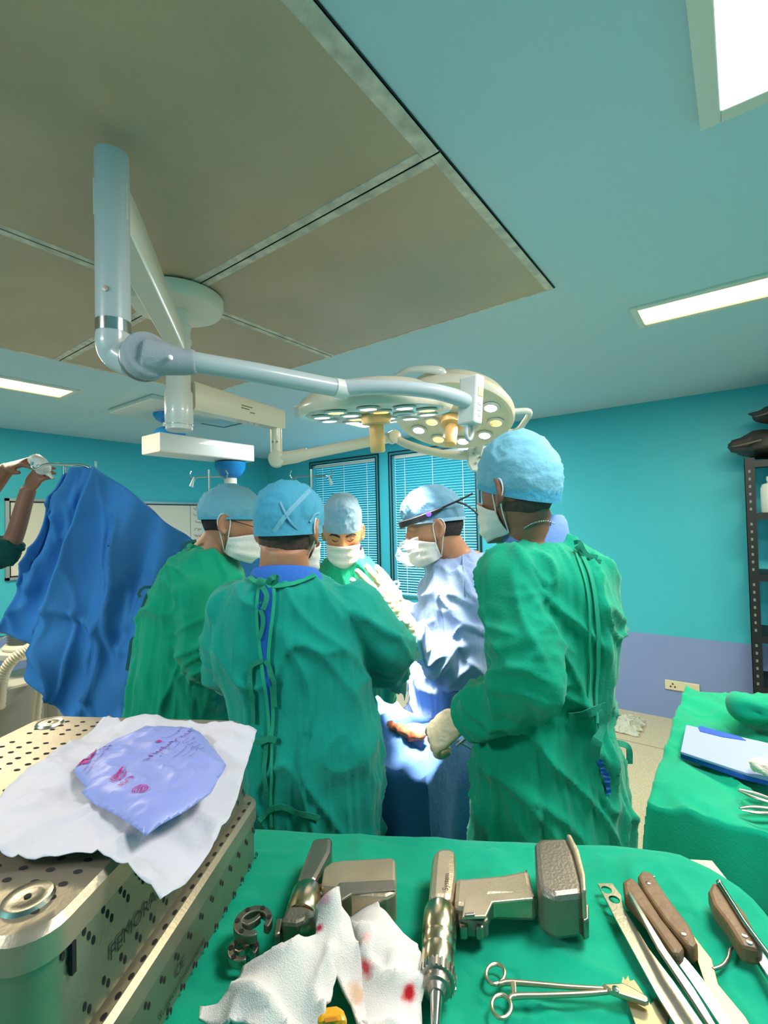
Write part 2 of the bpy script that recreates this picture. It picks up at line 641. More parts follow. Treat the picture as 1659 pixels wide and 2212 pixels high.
# ------------------------------------------------------------------ laminar flow ceiling of framed panels
PX = [-3.03, -1.824, -0.588]
PY = [-0.9, 1.067, 2.0]
pl_root = empty('laminar_flow_ceiling', (-1.81, 0.55, ZC), 'large brown-grey laminar airflow ceiling of framed filter panels above the surgeons', 'air diffuser')
for i in range(2):
    for j in range(2):
        x0, x1, y0, y1 = PX[i] + .003, PX[i + 1] - .003, PY[j] + .003, PY[j + 1] - .003
        p = MB().bounds((x0, y0, ZC - 0.008), (x1, y1, ZC)).build('filter_panel', M_PLENUM, pl_root, smooth=False)
        f = MB()
        wl = 0.045 if i == 1 and j == 0 else 0.03
        wn = 0.028
        wf = 0.03 if j == 0 else 0.012
        f.bounds((x0, y0, ZC - .010), (x0 + .026, y1, ZC - .002)).bounds((x1 - wl, y0, ZC - .010), (x1, y1, ZC - .002))
        f.bounds((x0 + .026, y0, ZC - .010), (x1 - wl, y0 + wn, ZC - .002)).bounds((x0 + .026, y1 - wf, ZC - .010), (x1 - wl, y1, ZC - .002))
        f.build('panel_frame', M_PFRAME, p, smooth=False, bevel=0.002)
gj = MB().bounds((PX[0], PY[0], ZC - .004), (PX[2], PY[2], ZC - .001))
gj.build('joint_backing', M_GAP, pl_root, smooth=False)

# ------------------------------------------------------------------ ceiling fixtures
def troffer(x0, y0, x1, y1, label, glow, edge=0.03, lip=0.012):
    root = empty('ceiling_light', ((x0 + x1) / 2, (y0 + y1) / 2, ZC), label, 'ceiling light', 'lit ceiling fixtures')
    f = MB()
    z0, z1 = ZC - lip, ZC + 0.001
    f.bounds((x0, y0, z0), (x0 + edge, y1, z1)).bounds((x1 - edge, y0, z0), (x1, y1, z1)).bounds((x0 + edge, y0, z0), (x1 - edge, y0 + edge, z1)).bounds((x0 + edge, y1 - edge, z0), (x1 - edge, y1, z1))
    f.build('frame', M_WHITE, root, smooth=False, bevel=0.003)
    MB().bounds((x0 + edge, y0 + edge, ZC - 0.004), (x1 - edge, y1 - edge, ZC - 0.001)).build('diffuser', glow, root, smooth=False)


troffer(-0.385, 2.42, 0.855, 2.69, 'long lit fluorescent ceiling light above the dark rack', M_TUBE_GLOW)
troffer(-3.88, 0.15, -3.58, 1.39, 'long lit fluorescent ceiling light above the raised arms', M_TUBE_GLOW)
troffer(-0.053, 0.73, 0.623, 1.38, 'square white ceiling panel light in the upper right corner', M_PANEL_GLOW, edge=0.042, lip=0.03)
troffer(-1.738, -1.638, -1.062, -0.962, 'added square white ceiling fill light behind the viewer', M_PANEL_GLOW, edge=0.042, lip=0.03)  # invented fixture to carry the rear fill lamp
troffer(-2.938, 2.962, -2.262, 3.638, 'added square white ceiling fill light nearest the two windows, out of view', M_PANEL_GLOW, edge=0.042, lip=0.03)  # invented unseen fixture to carry the far fill lamp
# ceiling hatch
hr = MB()
hx0, hx1, hy0, hy1 = -3.95, -3.6, 2.46, 2.78
for q in (((hx0, hy0), (hx1, hy0 + .012)), ((hx0, hy1 - .012), (hx1, hy1)), ((hx0, hy0), (hx0 + .012, hy1)), ((hx1 - .012, hy0), (hx1, hy1))):
    hr.bounds((*q[0], ZC - 0.004), (*q[1], ZC))
hr.build('trim_2', mat('dark hatch outline', (50, 80, 86), rough=0.7), smooth=False, kind='structure', label='dark outline of a square ceiling hatch beside the pendant plate')

# ------------------------------------------------------------------ whiteboard on the left wall
bx = WALLX + 0.02
wb = empty('whiteboard', (bx, 2.5, 1.2), 'framed whiteboard with marker notes on the left wall', 'whiteboard')
MB().bounds((WALLX + .002, 1.49, 1.205), (bx, 3.6, 1.905)).build('writing_surface', M_BOARD, wb, smooth=False)
f = MB()
f.bounds((WALLX + .002, 1.46, 1.905), (bx + .01, 3.63, 1.93)).bounds((WALLX + .002, 1.46, 1.18), (bx + .01, 3.63, 1.205)).bounds((WALLX + .002, 1.46, 1.18), (bx + .01, 1.49, 1.93)).bounds((WALLX + .002, 3.6, 1.18), (bx + .01, 3.63, 1.93))
f.build('frame', M_ALU, wb, smooth=False)
g = MB()
g.bounds((bx, 1.49, 1.892), (bx + .006, 3.6, 1.905)).bounds((bx, 1.49, 1.205), (bx + .006, 3.6, 1.218)).bounds((bx, 1.488, 1.205), (bx + .006, 1.5, 1.905))
g.build('inner_edge', M_BLACK, wb, smooth=False)
MB().bounds((bx, 3.29, 1.22), (bx + .0015, 3.294, 1.89)).build('ruled_line', M_INK, wb, smooth=False)
random.seed(3)
ink = MB()
for k in range(7):
    zz = 1.86 - k * 0.085
    yy = 3.335 + random.uniform(-.01, .03)
    pts = []
    while yy < 3.335 + random.uniform(.17, .25):
        pts.append((bx + .0012, yy, zz + random.uniform(-.022, .022)))
        yy += 0.011
    ink.tube(catmull(pts, 3), 0.0022, 4)
ink.build('handwriting', M_INK, wb, kind='stuff')
MB().bounds((bx, 1.93, 1.235), (bx + .012, 2.0, 1.285)).build('magnet', mat('yellow magnet', (214, 206, 120), rough=0.5), wb, smooth=False, bevel=.004)

# ------------------------------------------------------------------ wall socket, plastic bag on floor
ys = WALLY - 0.012
sp = empty('wall_socket', (-0.46, WALLY, 0.25), 'cream double wall socket plate on the lilac dado behind the green table', 'socket')
a, b = ony(1436, 1470, ys), ony(1502, 1500, ys)
sx0, sx1, sz0, sz1 = a[0], b[0] + .03, 0.235, 0.31
MB().bounds((sx0, ys, sz0), (sx1, WALLY, sz1)).build('plate', mat('cream socket plastic', (222, 214, 176), rough=0.4), sp, smooth=False, bevel=.004)
for k, (dx, dz) in enumerate(((.055, .05), (.04, .028), (.07, .028))):
    MB().lathe([(.006, 0), (.006, .003)], (sx0 + dx, ys - .001, sz0 + dz), (0, -1, 0), 12).build('pin_hole', M_BLACK, sp)
pb = onz(1342, 1583, 0)
rs = np.random.RandomState(5)
cl = MB()
N_ = 14
V = []
for i in range(N_):
    for j in range(N_):
        s_, t_ = i / (N_ - 1), j / (N_ - 1)
        V.append((pb[0] - .1 + .22 * s_ + .03 * rs.randn() * .4, pb[1] - .02 + .36 * t_, 0.004 + .07 * math.sin(s_ * 3.1) * math.sin(t_ * 3.1) * (0.6 + .5 * rs.rand()) + .012 * rs.rand()))
F = [(i * N_ + j, (i + 1) * N_ + j, (i + 1) * N_ + j + 1, i * N_ + j + 1) for i in range(N_ - 1) for j in range(N_ - 1)]
o = mesh_obj('plastic_bag', V, F, mat('crumpled clear plastic', (226, 228, 208), rough=0.25, alpha=0.55), None, False, label='crumpled clear plastic bag lying on the terrazzo floor by the far wall', cat='bag')
q = o.modifiers.new('t', 'SOLIDIFY')
q.thickness = 0.001

# ------------------------------------------------------------------ gas pendant on the ceiling
pr = empty('ceiling_pendant', (-3.66, 2.09, ZC), 'white ceiling gas pendant with blue joint shrouds and boxed arm above the whiteboard', 'pendant')
MB().bounds((-3.99, 1.75, ZC - .035), (-3.32, 2.45, ZC)).build('mounting_plate', M_WHITE, pr, smooth=False, bevel=.006)
hx, hy = -3.68, 2.08
MB().lathe([(.12, 0), (.12, .015), (.1, .045), (.06, .07)], (hx, hy, ZC - .035), (0, 0, -1), 28).build('upper_shroud', M_BLUEPL, pr)
MB().lathe([(.05, 0), (.05, .07)], (hx, hy, ZC - .10), (0, 0, -1), 20).build('collar', M_WHITE, pr)
MB().lathe([(.06, 0), (.1, .02), (.12, .05), (.125, .08)], (hx, hy, ZC - .14), (0, 0, -1), 28).build('lower_shroud', M_BLUEPL, pr)
bz1 = ZC - 0.215
by0 = hy - 0.16
by1 = onx(550, 980, hx + .14)[1]
MB().bounds((hx - .14, by0, bz1 - .15), (hx + .14, by1, bz1)).build('arm', M_WHITE, pr, smooth=False, bevel=.01)
h2 = (hx, by1 - 0.16)
MB().lathe([(.135, 0), (.13, .05), (.1, .11), (.06, .14)], (*h2, bz1 - .16), (0, 0, -1), 28).build('shroud', M_BLUEPL, pr)
MB().lathe([(.055, 0), (.055, .16)], (*h2, bz1 - .29), (0, 0, -1), 20).build('white_collar', M_WHITE, pr)
MB().lathe([(.06, 0), (.13, .08), (.13, .14)], (*h2, bz1 - .43), (0, 0, -1), 28).build('drop_shroud', M_BLUEPL, pr)
MB().bounds((h2[0] - .16, h2[1] - .2, .85), (h2[0] + .16, h2[1] + .2, bz1 - .56)).build('console', mat('light blue console', (120, 178, 205), rough=.4), pr, smooth=False, bevel=.02)
for k in range(3):
    c0 = np.array([h2[0] + .17, h2[1] - .05 + .05 * k, bz1 - .6])
    MB().tube(catmull([c0 + (0, 0, -.25), c0 + (.05, .01, .05), c0 + (.09, .03, .1), c0 + (.12, .05 + .02 * k, -.05), c0 + (.12, .06, -.3)], 6), .012, 8).build('black_hose', M_BLACK, pr)


# ------------------------------------------------------------------ drip stands far behind
def drip_stand(px, top, d, label, half, bagside):
    t = D(px, top, d)
    root = empty('drip_stand', (t[0], t[1], 0), label, 'drip stand', 'drip stands by the far wall')
    MB().tube([(t[0], t[1], .05), (t[0], t[1], 1.3)], .016, 10).build('lower_pole', M_CHROME, root)
    MB().tube([(t[0], t[1], 1.25), (t[0], t[1], t[2])], .01, 10).build('pole', M_CHROME, root)
    zc = t[2] - 0.045
    bar = [np.array([t[0], t[1], zc]) + RGT * s for s in (-half, -half * .5, 0, half * .5, half)]
    MB().tube(bar, .004, 8).build('cross_bar', M_CHROME, root)
    for s in (-1, 1):
        e = np.array([t[0], t[1], zc]) + RGT * half * s
        MB().tube(catmull([e, e + RGT * .03 * s + UP * -.015, e + RGT * .045 * s + UP * .01, e + RGT * .035 * s + UP * .04], 5), .004, 8).build('hook', M_CHROME, root)
    for k in range(5):
        a = k * 2 * math.pi / 5
        MB().tube([(t[0], t[1], .08), (t[0] + .28 * math.cos(a), t[1] + .28 * math.sin(a), .02)], .014, 8).build('foot', M_CHROME, root)
    if bagside:
        e = np.array([t[0], t[1], zc]) + RGT * (half + .02) * bagside
        mb = MB()
        mb.tube(catmull([e + UP * 0, e - UP * .03 + RGT * .01 * bagside, e - UP * .06 + RGT * .02 * bagside], 5), [.006, .009, .013], 10)
        tag(mb.build('drip_chamber', mat('milky drip plastic', (225, 235, 230), rough=.3, alpha=.85)), 'small milky drip chamber hanging from the stand hook before the left wall' if bagside < 0 else 'small clear drip chamber hanging from the hook before the window', 'drip chamber')


drip_stand(451, 1015, 3.1, 'chrome drip stand with hooks in front of the turquoise left wall', .075, -1)
drip_stand(672, 1014, 3.2, 'thin drip stand with hooks in front of the left window edge', .095, 1)

# ------------------------------------------------------------------ slotted angle rack at right with bags on top
ry0, ry1 = 4.02, 4.44
rp = ony(1607, 990, ry0)
rx0 = rp[0]
rx1 = rx0 + 1.1
rtop = rp[2]
rk = empty('storage_rack', (rx0 + .55, 4.23, 0), 'black slotted angle storage rack against the far wall at right', 'rack')
post_me = []
for (x, y, sx, sy) in ((rx0, ry0, 1, 1), (rx1, ry0, -1, 1), (rx0, ry1, 1, -1), (rx1, ry1, -1, -1)):
    m_ = MB()
    m_.bounds((min(x, x + sx * .055), min(y, y + sy * .003), 0), (max(x, x + sx * .055), max(y, y + sy * .003), rtop))
    m_.bounds((min(x, x + sx * .003), min(y, y + sy * .05), 0), (max(x, x + sx * .003), max(y, y + sy * .05), rtop))
    po = m_.build('post', M_DARKMETAL, rk, smooth=False)
    if sy == 1:
        s_ = MB()
        z = 0.1
        while z < rtop - .05:
            s_.bounds((min(x + sx * .02, x + sx * .032), y - .0012, z), (max(x + sx * .02, x + sx * .032), y + .001, z + .018))
            z += .05
        s_.build('slots', mat('pale slot', (110, 122, 124), rough=.6), po, smooth=False, kind='stuff')
shelf_z = [ony(1620, y, ry0)[2] for y in (1108, 1240, 1372, 1480)]
for z in shelf_z + [rtop - .02]:
    s_ = MB().bounds((rx0 + .003, ry0 + .003, z - .02), (rx1 - .003, ry1 - .003, z))
    s_.bounds((rx0 + .003, ry0 - .002, z - .045), (rx1 - .003, ry0 + .003, z))
    s_.build('shelf', M_DARKMETAL, rk, smooth=False)
bt = ony(1668, 1090, ry0 + .12)
tb = empty('white_bottle', (bt[0], ry0 + .12, shelf_z[0]), 'white plastic bottle on the upper shelf of the black rack', 'bottle')
MB().lathe([(.055, 0), (.06, .01), (.06, .16), (.05, .19), (.022, .2), (.022, .215)], (bt[0], ry0 + .12, shelf_z[0]), (0, 0, 1), 24).build('body', mat('milk white plastic', (215, 225, 215), rough=.4), tb)
MB().lathe([(.026, 0), (.026, .03)], (bt[0], ry0 + .12, shelf_z[0] + .212), (0, 0, 1), 20).build('cap', M_WHITE, tb)
for k, (px, py, w_, h_, lab) in enumerate(((1650, 955, .62, .1, 'dark brown soft bag lying on top of the black rack, lower of two'), (1690, 905, .55, .085, 'dark brown soft bag on top of the black rack, upper of two'))):
    zb = rtop + (0 if k == 0 else .205)
    c = np.array([rx0 + .28 + .1 * k, 4.2, zb + h_])
    root = empty('soft_bag', (c[0], c[1], zb), lab, 'bag')
    m_ = MB()
    m_.ball(c, (w_ / 2 + .03, .23, h_), n=40, m=20)
    V = np.array(m_.V)
    dz = pn(V * 7 + 3 * k) * .05 + ridge(V * np.array([5, 5, 14]) + 9, 3) * .035
    V = V + (V - c) / np.linalg.norm(V - c, axis=1)[:, None] * dz[:, None]
    V[:, 2] = np.maximum(V[:, 2], zb + .001)
    mesh_obj('bag_body', V, m_.F, mat('dark brown nylon', (52, 46, 42), rough=.55, bump=.2, bscale=40), root)
    th = np.linspace(0, 2 * math.pi, 40)
    path = [c + np.array([math.cos(t) * (w_ / 2 + .04), math.sin(t) * .245, .01 + .015 * math.sin(3 * t)]) for t in th]
    MB().tube(path, .006, 6, cap=False).build('seam_piping', mat('taupe piping', (110, 98, 84), rough=.6), root)

# ------------------------------------------------------------------ two-headed surgical light on its ceiling hub
HUBX, HUBY = -1.82, 1.07
SITE = np.array([-0.97, 1.27, 0.98])
sl = empty('surgical_light', (HUBX, HUBY, ZC), 'two-headed white surgical light on articulated arms hanging from a round ceiling hub', 'surgical light')
MB().lathe([(.15, 0), (.178, .004), (.178, .035), (.168, .055), (.06, .06)], (HUBX, HUBY, ZC - .013), (0, 0, -1), 48).build('ceiling_flange', M_CREAM, sl)
col = MB().lathe([(.046, 0), (.046, .06), (.05, .062), (.05, .075), (.046, .077), (.046, .12), (.052, .122), (.052, .135), (.047, .137), (.047, .33), (.054, .34), (.054, .46), (.052, .465), (.052, .49), (.046, .495)], (HUBX, HUBY, ZC - .065), (0, 0, -1), 32).build('column', M_WHITE, sl)
MB().lathe([(.0545, 0), (.0545, .003)], (HUBX, HUBY, ZC - .535), (0, 0, -1), 32).build('groove', M_GREYTUBE, col)

# arm one: flat beam to the near vertical tube
t1 = D(243, 500, 1.15)
T1x, T1y = t1[0], t1[1]
d1 = nrm(np.array([T1x - HUBX, T1y - HUBY, 0]))
s1 = np.cross(UP, d1)
c0, c1 = np.array([HUBX, HUBY, 2.37]), np.array([T1x, T1y, 2.40])
L = np.linalg.norm(c1 - c0)
R = []
for k, (w_, h_) in zip(np.linspace(0.03, 1.02, 7), ((.03, .04), (.034, .045), (.036, .047), (.037, .05), (.038, .052), (.038, .053), (.036, .052))):
    p = c0 + (c1 - c0) * k
    q = [p + s1 * w_ * a + UP * h_ * b for a, b in ((-1, -.8), (-.8, -1), (.8, -1), (1, -.8), (1, .8), (.8, 1), (-.8, 1), (-1, .8))]
    R.append(q)
MB().rings(R).build('upper_beam', M_CREAM, sl)
vt = MB().tube([(T1x, T1y, 2.515), (T1x, T1y, 2.11)], .0375, 28).build('drop_tube', M_GREYTUBE, sl)
MB().lathe([(.0385, 0), (.0385, .028)], (T1x, T1y, 2.112), (0, 0, -1), 28).build('steel_collar', M_CHROME, vt)
sc_ = np.array([T1x, T1y, 2.175]) - FWD * .0375 + RGT * .004
MB().lathe([(.007, 0), (.007, .002), (.003, .0022)], sc_, -FWD, 16).build('screw', M_STEELD, vt)
eb = [np.array([T1x, T1y, 2.085]), np.array([T1x, T1y, 2.055]), D(258, 765, 1.15), D(290, 785, 1.14)]
MB().tube(catmull(eb, 6), [.0375, .038, .041, .036], 28).build('elbow', M_GREYTUBE, sl)
kc = D(318, 768, 1.1)
ka = nrm(-FWD * .75 + RGT * .66)
MB().lathe([(.03, -.05), (.05, -.045), (.052, -.03), (.05, -.028)], kc, ka, 32).build('pivot_drum', M_STEELD, sl)
kn = MB().lathe([(.052, -.026), (.053, .0), (.051, .012), (.044, .016)], kc, ka, 32)
kd = nrm(D(420, 782, 1.12) - kc)
kn2 = MB().tube([kc + kd * .0 - ka * .005, kc + kd * .05 - ka * .008, kc + kd * .085 - ka * .012, D(424, 782, 1.13)], [.045, .036, .03, .0285], 24)
kn.add(kn2.V, kn2.F)
V, F = remesh(kn, .0035, 3)
kno = mesh_obj('pivot_housing', V, F, M_GREYTEX, sl)
MB().lathe([(.006, 0), (.006, .002), (.002, .0022)], D(367, 773, 1.078), ka, 14).build('housing_screw', M_CHROME, kno)
sp1 = [D(410, 781, 1.125), D(560, 806, 1.21), D(728, 838, 1.32)]
MB().tube(sp1, .0245, 26).build('spring_arm', M_GREYTUBE, sl)
MB().tube([D(722, 837, 1.315), D(748, 842, 1.335)], .0265, 26).build('arm_collar', M_WHITE, sl)
yk = [D(742, 839, 1.33), D(800, 836, 1.33), D(870, 838, 1.33), D(940, 846, 1.34), D(985, 858, 1.36), D(1010, 868, 1.38)]
MB().tube(catmull(yk, 6), [.0245, .0215, .0205, .0215, .0225, .0205], 24).build('yoke', M_GREYTUBE, sl)


def lamp_head(cpx, cpy, d, R0, n, label, spin, dome):
    c = D(cpx, cpy, d)
    n = nrm(n)
    up = -n
    a = nrm(np.cross(up, FWD))
    b = np.cross(up, a)
    k = R0 / .265
    hd = MB().lathe([(.25 * k, .004), (.262 * k, 0), (.27 * k, .012), (.268 * k, .035), (.258 * k, .05), (.252 * k, .052), (.235 * k, dome * .6), (.17 * k, dome * .9), (.08 * k, dome), (.001, dome * 1.02)], c, up, 64).build('lamp_shell', M_CREAM, sl, label=label)
    MB().lathe([(.25 * k, .006), (.24 * k, .002), (.01, .0)], c, up, 64).build('lens_plate', M_CREAM, hd)
    for ring, cnt, off in ((.19 * k, 10, spin), (.098 * k, 5, spin + .3)):
        for i in range(cnt):
            t = off + i * 2 * math.pi / cnt
            p = c + (a * math.cos(t) + b * math.sin(t)) * ring - up * .002
            mm = M_LED_OFF if (ring < .15 and i == 2) else (M_LED_Y if (i % 3 == 1) else M_LED_W)
            le = MB().lathe([(.031 * k, 0), (.03 * k, .003), (.026 * k, .0045)], p, -up, 22).build('led_lens', mm, hd)
            MB().lathe([(.032 * k, -.001), (.0375 * k, -.001), (.0375 * k, .004), (.032 * k, .0045)], p, -up, 22).build('led_ring', M_WHITE, le)
    hb = MB().lathe([(.052 * k, 0), (.054 * k, .006), (.05 * k, .03), (.03 * k, .034)], c - up * .001, -up, 32).build('handle_base', M_HANDLE, hd)
    MB().lathe([(.02, .03), (.026, .04), (.025, .12), (.022, .125)], c - up * .001, -up, 24).build('grip', M_HANDLE, hb)
    return c, up, a, b, hd


n1 = -UP * 1.0 + FWD * .10 + RGT * .03
n2 = -UP * .93 - FWD * .34 - RGT * .16
C1, U1, a1, b1, H1 = lamp_head(812, 896, 1.62, .252, n1, 'nearer surgical lamp head seen edge on', .2, .105)
C2, U2, a2, b2, H2 = lamp_head(978, 905, 2.08, .255, n2, 'farther surgical lamp head tilted towards the viewer', .5, .14)
# stub at the left rim of the first head, grab handles of the second
MB().tube([D(637, 888, 1.62), D(664, 886, 1.62)], .019, 18).build('side_stub', M_WHITE, H1)


def grab(c, up, dirv, R0, parent, h=.05):
    dirv = nrm(dirv - up * (dirv @ up))
    s = np.cross(up, dirv)
    p = [c + dirv * (R0 * .93) + s * .085 + up * .03, c + dirv * (R0 + h) + s * .08 + up * .045, c + dirv * (R0 + h + .012) + up * .05, c + dirv * (R0 + h) - s * .08 + up * .045, c + dirv * (R0 * .93) - s * .085 + up * .03]
    MB().tube(catmull(p, 6), .013, 14).build('grab_handle', M_WHITE, parent)


grab(C2, U2, RGT * 1.0 + FWD * .1, .255, H2)
gp = [D(858, 812, 1.95), D(880, 800, 1.9), D(915, 797, 1.88), D(950, 802, 1.88), D(955, 815, 1.9)]
MB().tube(catmull(gp, 6), [.009, .012, .014, .018, .022], 14).build('grab_handle', M_WHITE, H2)
# control box of the first head
bc = D(1017, 866, 1.39)
bax = nrm(RGT * .75 - FWD * .66)
bay = np.cross(UP, bax)
tz = nrm(UP + RGT * .08)
cb = MB().box(bc, (.03, .022, .07), (bax, bay, tz)).build('control_box', M_WHITE, H1, smooth=False, bevel=.006)
fc = bc + bax * .0302
MB().box(fc + tz * .022 + bay * 0, (.0008, .012, .014), (bax, bay, tz)).build('display', M_STEELD, cb, smooth=False)
for k in range(3):
    MB().box(fc - tz * (.014 + .016 * k), (.0008, .008, .004), (bax, bay, tz)).build('button', M_GREYTUBE, cb, smooth=False, bevel=.001)
lp = bc - tz * .068
MB().tube(catmull([lp + bay * .012, lp - tz * .03 + bay * .016, lp - tz * .045, lp - tz * .03 - bay * .016, lp - bay * .012], 6), .006, 10).build('box_loop', M_GREYTUBE, cb)

# arm two: far beam, drop tube, knuckle, spring arm, bent tube to head two
e2 = onz(604, 908, 2.165)
b0 = np.array([HUBX, HUBY, 2.165])
dd = nrm(e2 - b0)
ss = np.cross(UP, dd)
R = []
Lb = np.linalg.norm(e2 - b0)
for k in np.linspace(.05 / Lb, 1, 8):
    p = b0 + (e2 - b0) * k
    w_, h_ = .038, .06 - .012 * k
    R.append([p + ss * w_ * a + UP * h_ * b for a, b in ((-1, -.8), (-.8, -1), (.8, -1), (1, -.8), (1, .8), (.8, 1), (-.8, 1), (-1, .8))])
lb = MB().rings(R).build('lower_beam', M_CREAM, sl)
mk_ = MB()
for k_, (o_, l_) in enumerate(((.5, .07), (.5, .05), (.59, .03))):
    mk_.box(b0 + (e2 - b0) * o_ - ss * .0388 + UP * (.012 - .012 * k_) + dd * l_ / 2, (l_ / 2, .0005, .0025), (dd, ss, UP))
mk_.build('maker_plate', mat('olive print', (120, 122, 84), rough=.6), lb, smooth=False)
dt = e2 - dd * .03
MB().tube([dt - UP * .03, dt - UP * .175], .03, 20).build('far_drop_tube', M_CREAM, sl)
for s in (-1, 1):
    MB().lathe([(.005, 0), (.005, .002)], dt - UP * .12 - FWD * .03 + RGT * .011 * s, -FWD, 10).build('bolt', M_STEELD, sl)
k2 = dt - UP * .205
MB().lathe([(.03, -.04), (.04, -.036), (.04, .036), (.03, .04)], k2, nrm(-FWD + RGT * .2), 26).build('knuckle', M_CREAM, sl)
dk = float((k2 - CAM) @ _f)
MB().tube([k2, D(640, 986, dk), D(665, 980, dk)], [.036, .034, .03], 20).build('knuckle_sleeve', M_CREAM, sl)
MB().tube([D(655, 983, dk), D(760, 962, dk + .02), D(850, 944, dk + .05)], .027, 20).build('far_spring_arm', M_CREAM, sl)
MB().lathe([(.026, -.03), (.034, -.026), (.034, .026), (.026, .03)], D(850, 944, dk + .05), nrm(-FWD + RGT * .4), 22).build('bent_joint', M_CREAM, sl)
MB().tube(catmull([D(850, 944, dk + .05), D(875, 958, dk + .04), D(925, 974, dk + .02), D(985, 984, dk), D(1040, 982, dk - .03)], 6), [.022, .021, .021, .021, .023], 18).build('bent_tube', M_CREAM, sl)
pc = D(1036, 988, dk - .05)
pb_ = MB().prism([pc + RGT * x + UP * z for x, z in ((-.055, .05), (.06, .06), (.06, -.05), (.03, -.075), (-.04, -.065), (-.06, -.03))], FWD * .03).build('bracket_plate', M_WHITE, sl, smooth=False, bevel=.005)
for x, z in ((-.03, .02), (0, .0), (-.02, -.03), (.02, .03)):
    MB().lathe([(.006, 0), (.006, .002)], pc + RGT * x + UP * z - FWD * .001, -FWD, 10).build('plate_screw', M_STEELD, pb_)
MB().tube([pc + UP * .03 + FWD * .015, C2 + U2 * .02 + RGT * .16 + FWD * .1], .02, 14).build('head_link', M_WHITE, sl)


def disc_lamp(name, c, n, size, power, color, target):
    d = bpy.data.lights.new(name, 'AREA')
    d.shape, d.size, d.energy, d.color = 'DISK', size, power, color
    d.spread = math.radians(36)
    o = bpy.data.objects.new(name, d)
    COL.objects.link(o)
    o.location = c
    o.rotation_euler = Vector(target - c).to_track_quat('-Z', 'Y').to_euler()
    return o


disc_lamp('near_head_beam', C1 - U1 * .02, -U1, .28, 10, (1.0, .92, .86), SITE)
disc_lamp('far_head_beam', C2 - U2 * .02, -U2, .34, 9, (1.0, .80, .6), SITE + np.array([-.30, .08, .25]))

# ------------------------------------------------------------------ people
M_GOWN = mat('green surgical gown cotton', (4, 146, 110), rough=0.85, bump=0.15, bscale=160, wrk=.55, sheen=0.15, spec=0.15, var=.08, vscale=4)
M_GOWN2 = mat('teal green surgical gown cotton', (8, 142, 124), rough=0.85, bump=0.15, bscale=160, wrk=.4, wscale=7, sheen=0.15, spec=0.15, var=.08, vscale=4)
M_GOWNW = mat('pale blue disposable gown', (146, 168, 206), rough=0.7, bump=0.1, bscale=120, wrk=.35, wscale=5, spec=0.2)
M_SCRUB = mat('blue scrub cotton', (58, 112, 196), rough=0.85, bump=0.2, bscale=80, spec=0.15)
M_SCRUBL = mat('pale blue scrub cotton', (120, 150, 206), rough=0.85, bump=0.2, bscale=80, spec=0.15)
M_TROU = mat('blue scrub trousers', (40, 84, 150), rough=0.85, spec=0.15)
M_SHOE = mat('grey clog rubber', (60, 62, 66), rough=0.6)
M_CAP = mat('aqua non-woven cap', (132, 196, 214), rough=0.75, bump=0.3, bscale=70, spec=0.2, transl=.25)
M_CAPB = mat('blue non-woven cap', (84, 172, 200), rough=0.75, bump=0.3, bscale=70, spec=0.2, transl=.2)
M_CAPG = mat('grey blue non-woven cap', (112, 160, 186), rough=0.75, bump=0.3, bscale=70, spec=0.2, transl=.2)
M_CAPL = mat('pale non-woven cap', (150, 190, 212), rough=0.75, bump=0.3, bscale=70, spec=0.2, transl=.25)
M_BAND = mat('blue cap band', (48, 158, 206), rough=0.7, bump=0.4, bscale=160)
M_MASK = mat('white mask fabric', (232, 228, 218), rough=0.8, bump=0.2, bscale=120, spec=0.2, transl=.15)
M_LOOP = mat('white elastic', (228, 226, 220), rough=0.8)
M_GLOVE = mat('cream latex glove', (214, 200, 164), rough=0.5, bump=0.12, bscale=60)
M_CUFF = mat('knit cuff', (205, 205, 195), rough=0.9, bump=0.4, bscale=200)
M_SKIN1 = mat('deep brown skin', (138, 92, 68), rough=0.5, bump=0.05, bscale=150, var=.1, vscale=14)
M_SKIN2 = mat('brown skin', (176, 120, 88), rough=0.5, bump=0.05, bscale=150, var=.1, vscale=14)
M_SKIN3 = mat('light brown skin', (206, 140, 92), rough=0.5, bump=0.05, bscale=150, var=.1, vscale=14)
M_HAIR = mat('short black hair', (24, 20, 20), rough=0.7, bump=0.8, bscale=300)
M_STUBBLE = mat('cropped greying hair', (86, 66, 56), rough=0.8, bump=0.6, bscale=400, var=.25, vscale=90)
M_TIE = mat('green cotton tape', (8, 128, 98), rough=0.85, bump=0.2, bscale=120)
M_SEAM = mat('green gown seam', (12, 150, 112), rough=0.85)


def frame(phi, nod, tilt=0.0):
    """head axes: right, forward, up. phi: 0 looks away from the viewer, 90 to the right, 180 at the viewer; nod: degrees down"""
    p = math.radians(phi)
    fh = FWD * math.cos(p) + RGT * math.sin(p)
    rt = RGT * math.cos(p) - FWD * math.sin(p)
    n = math.radians(nod)
    fw = fh * math.cos(n) - UP * math.sin(n)
    up = np.cross(rt, fw)
    t = math.radians(tilt)
    rt2 = rt * math.cos(t) + up * math.sin(t)
    return np.array([rt2, fw, np.cross(rt2, fw)])


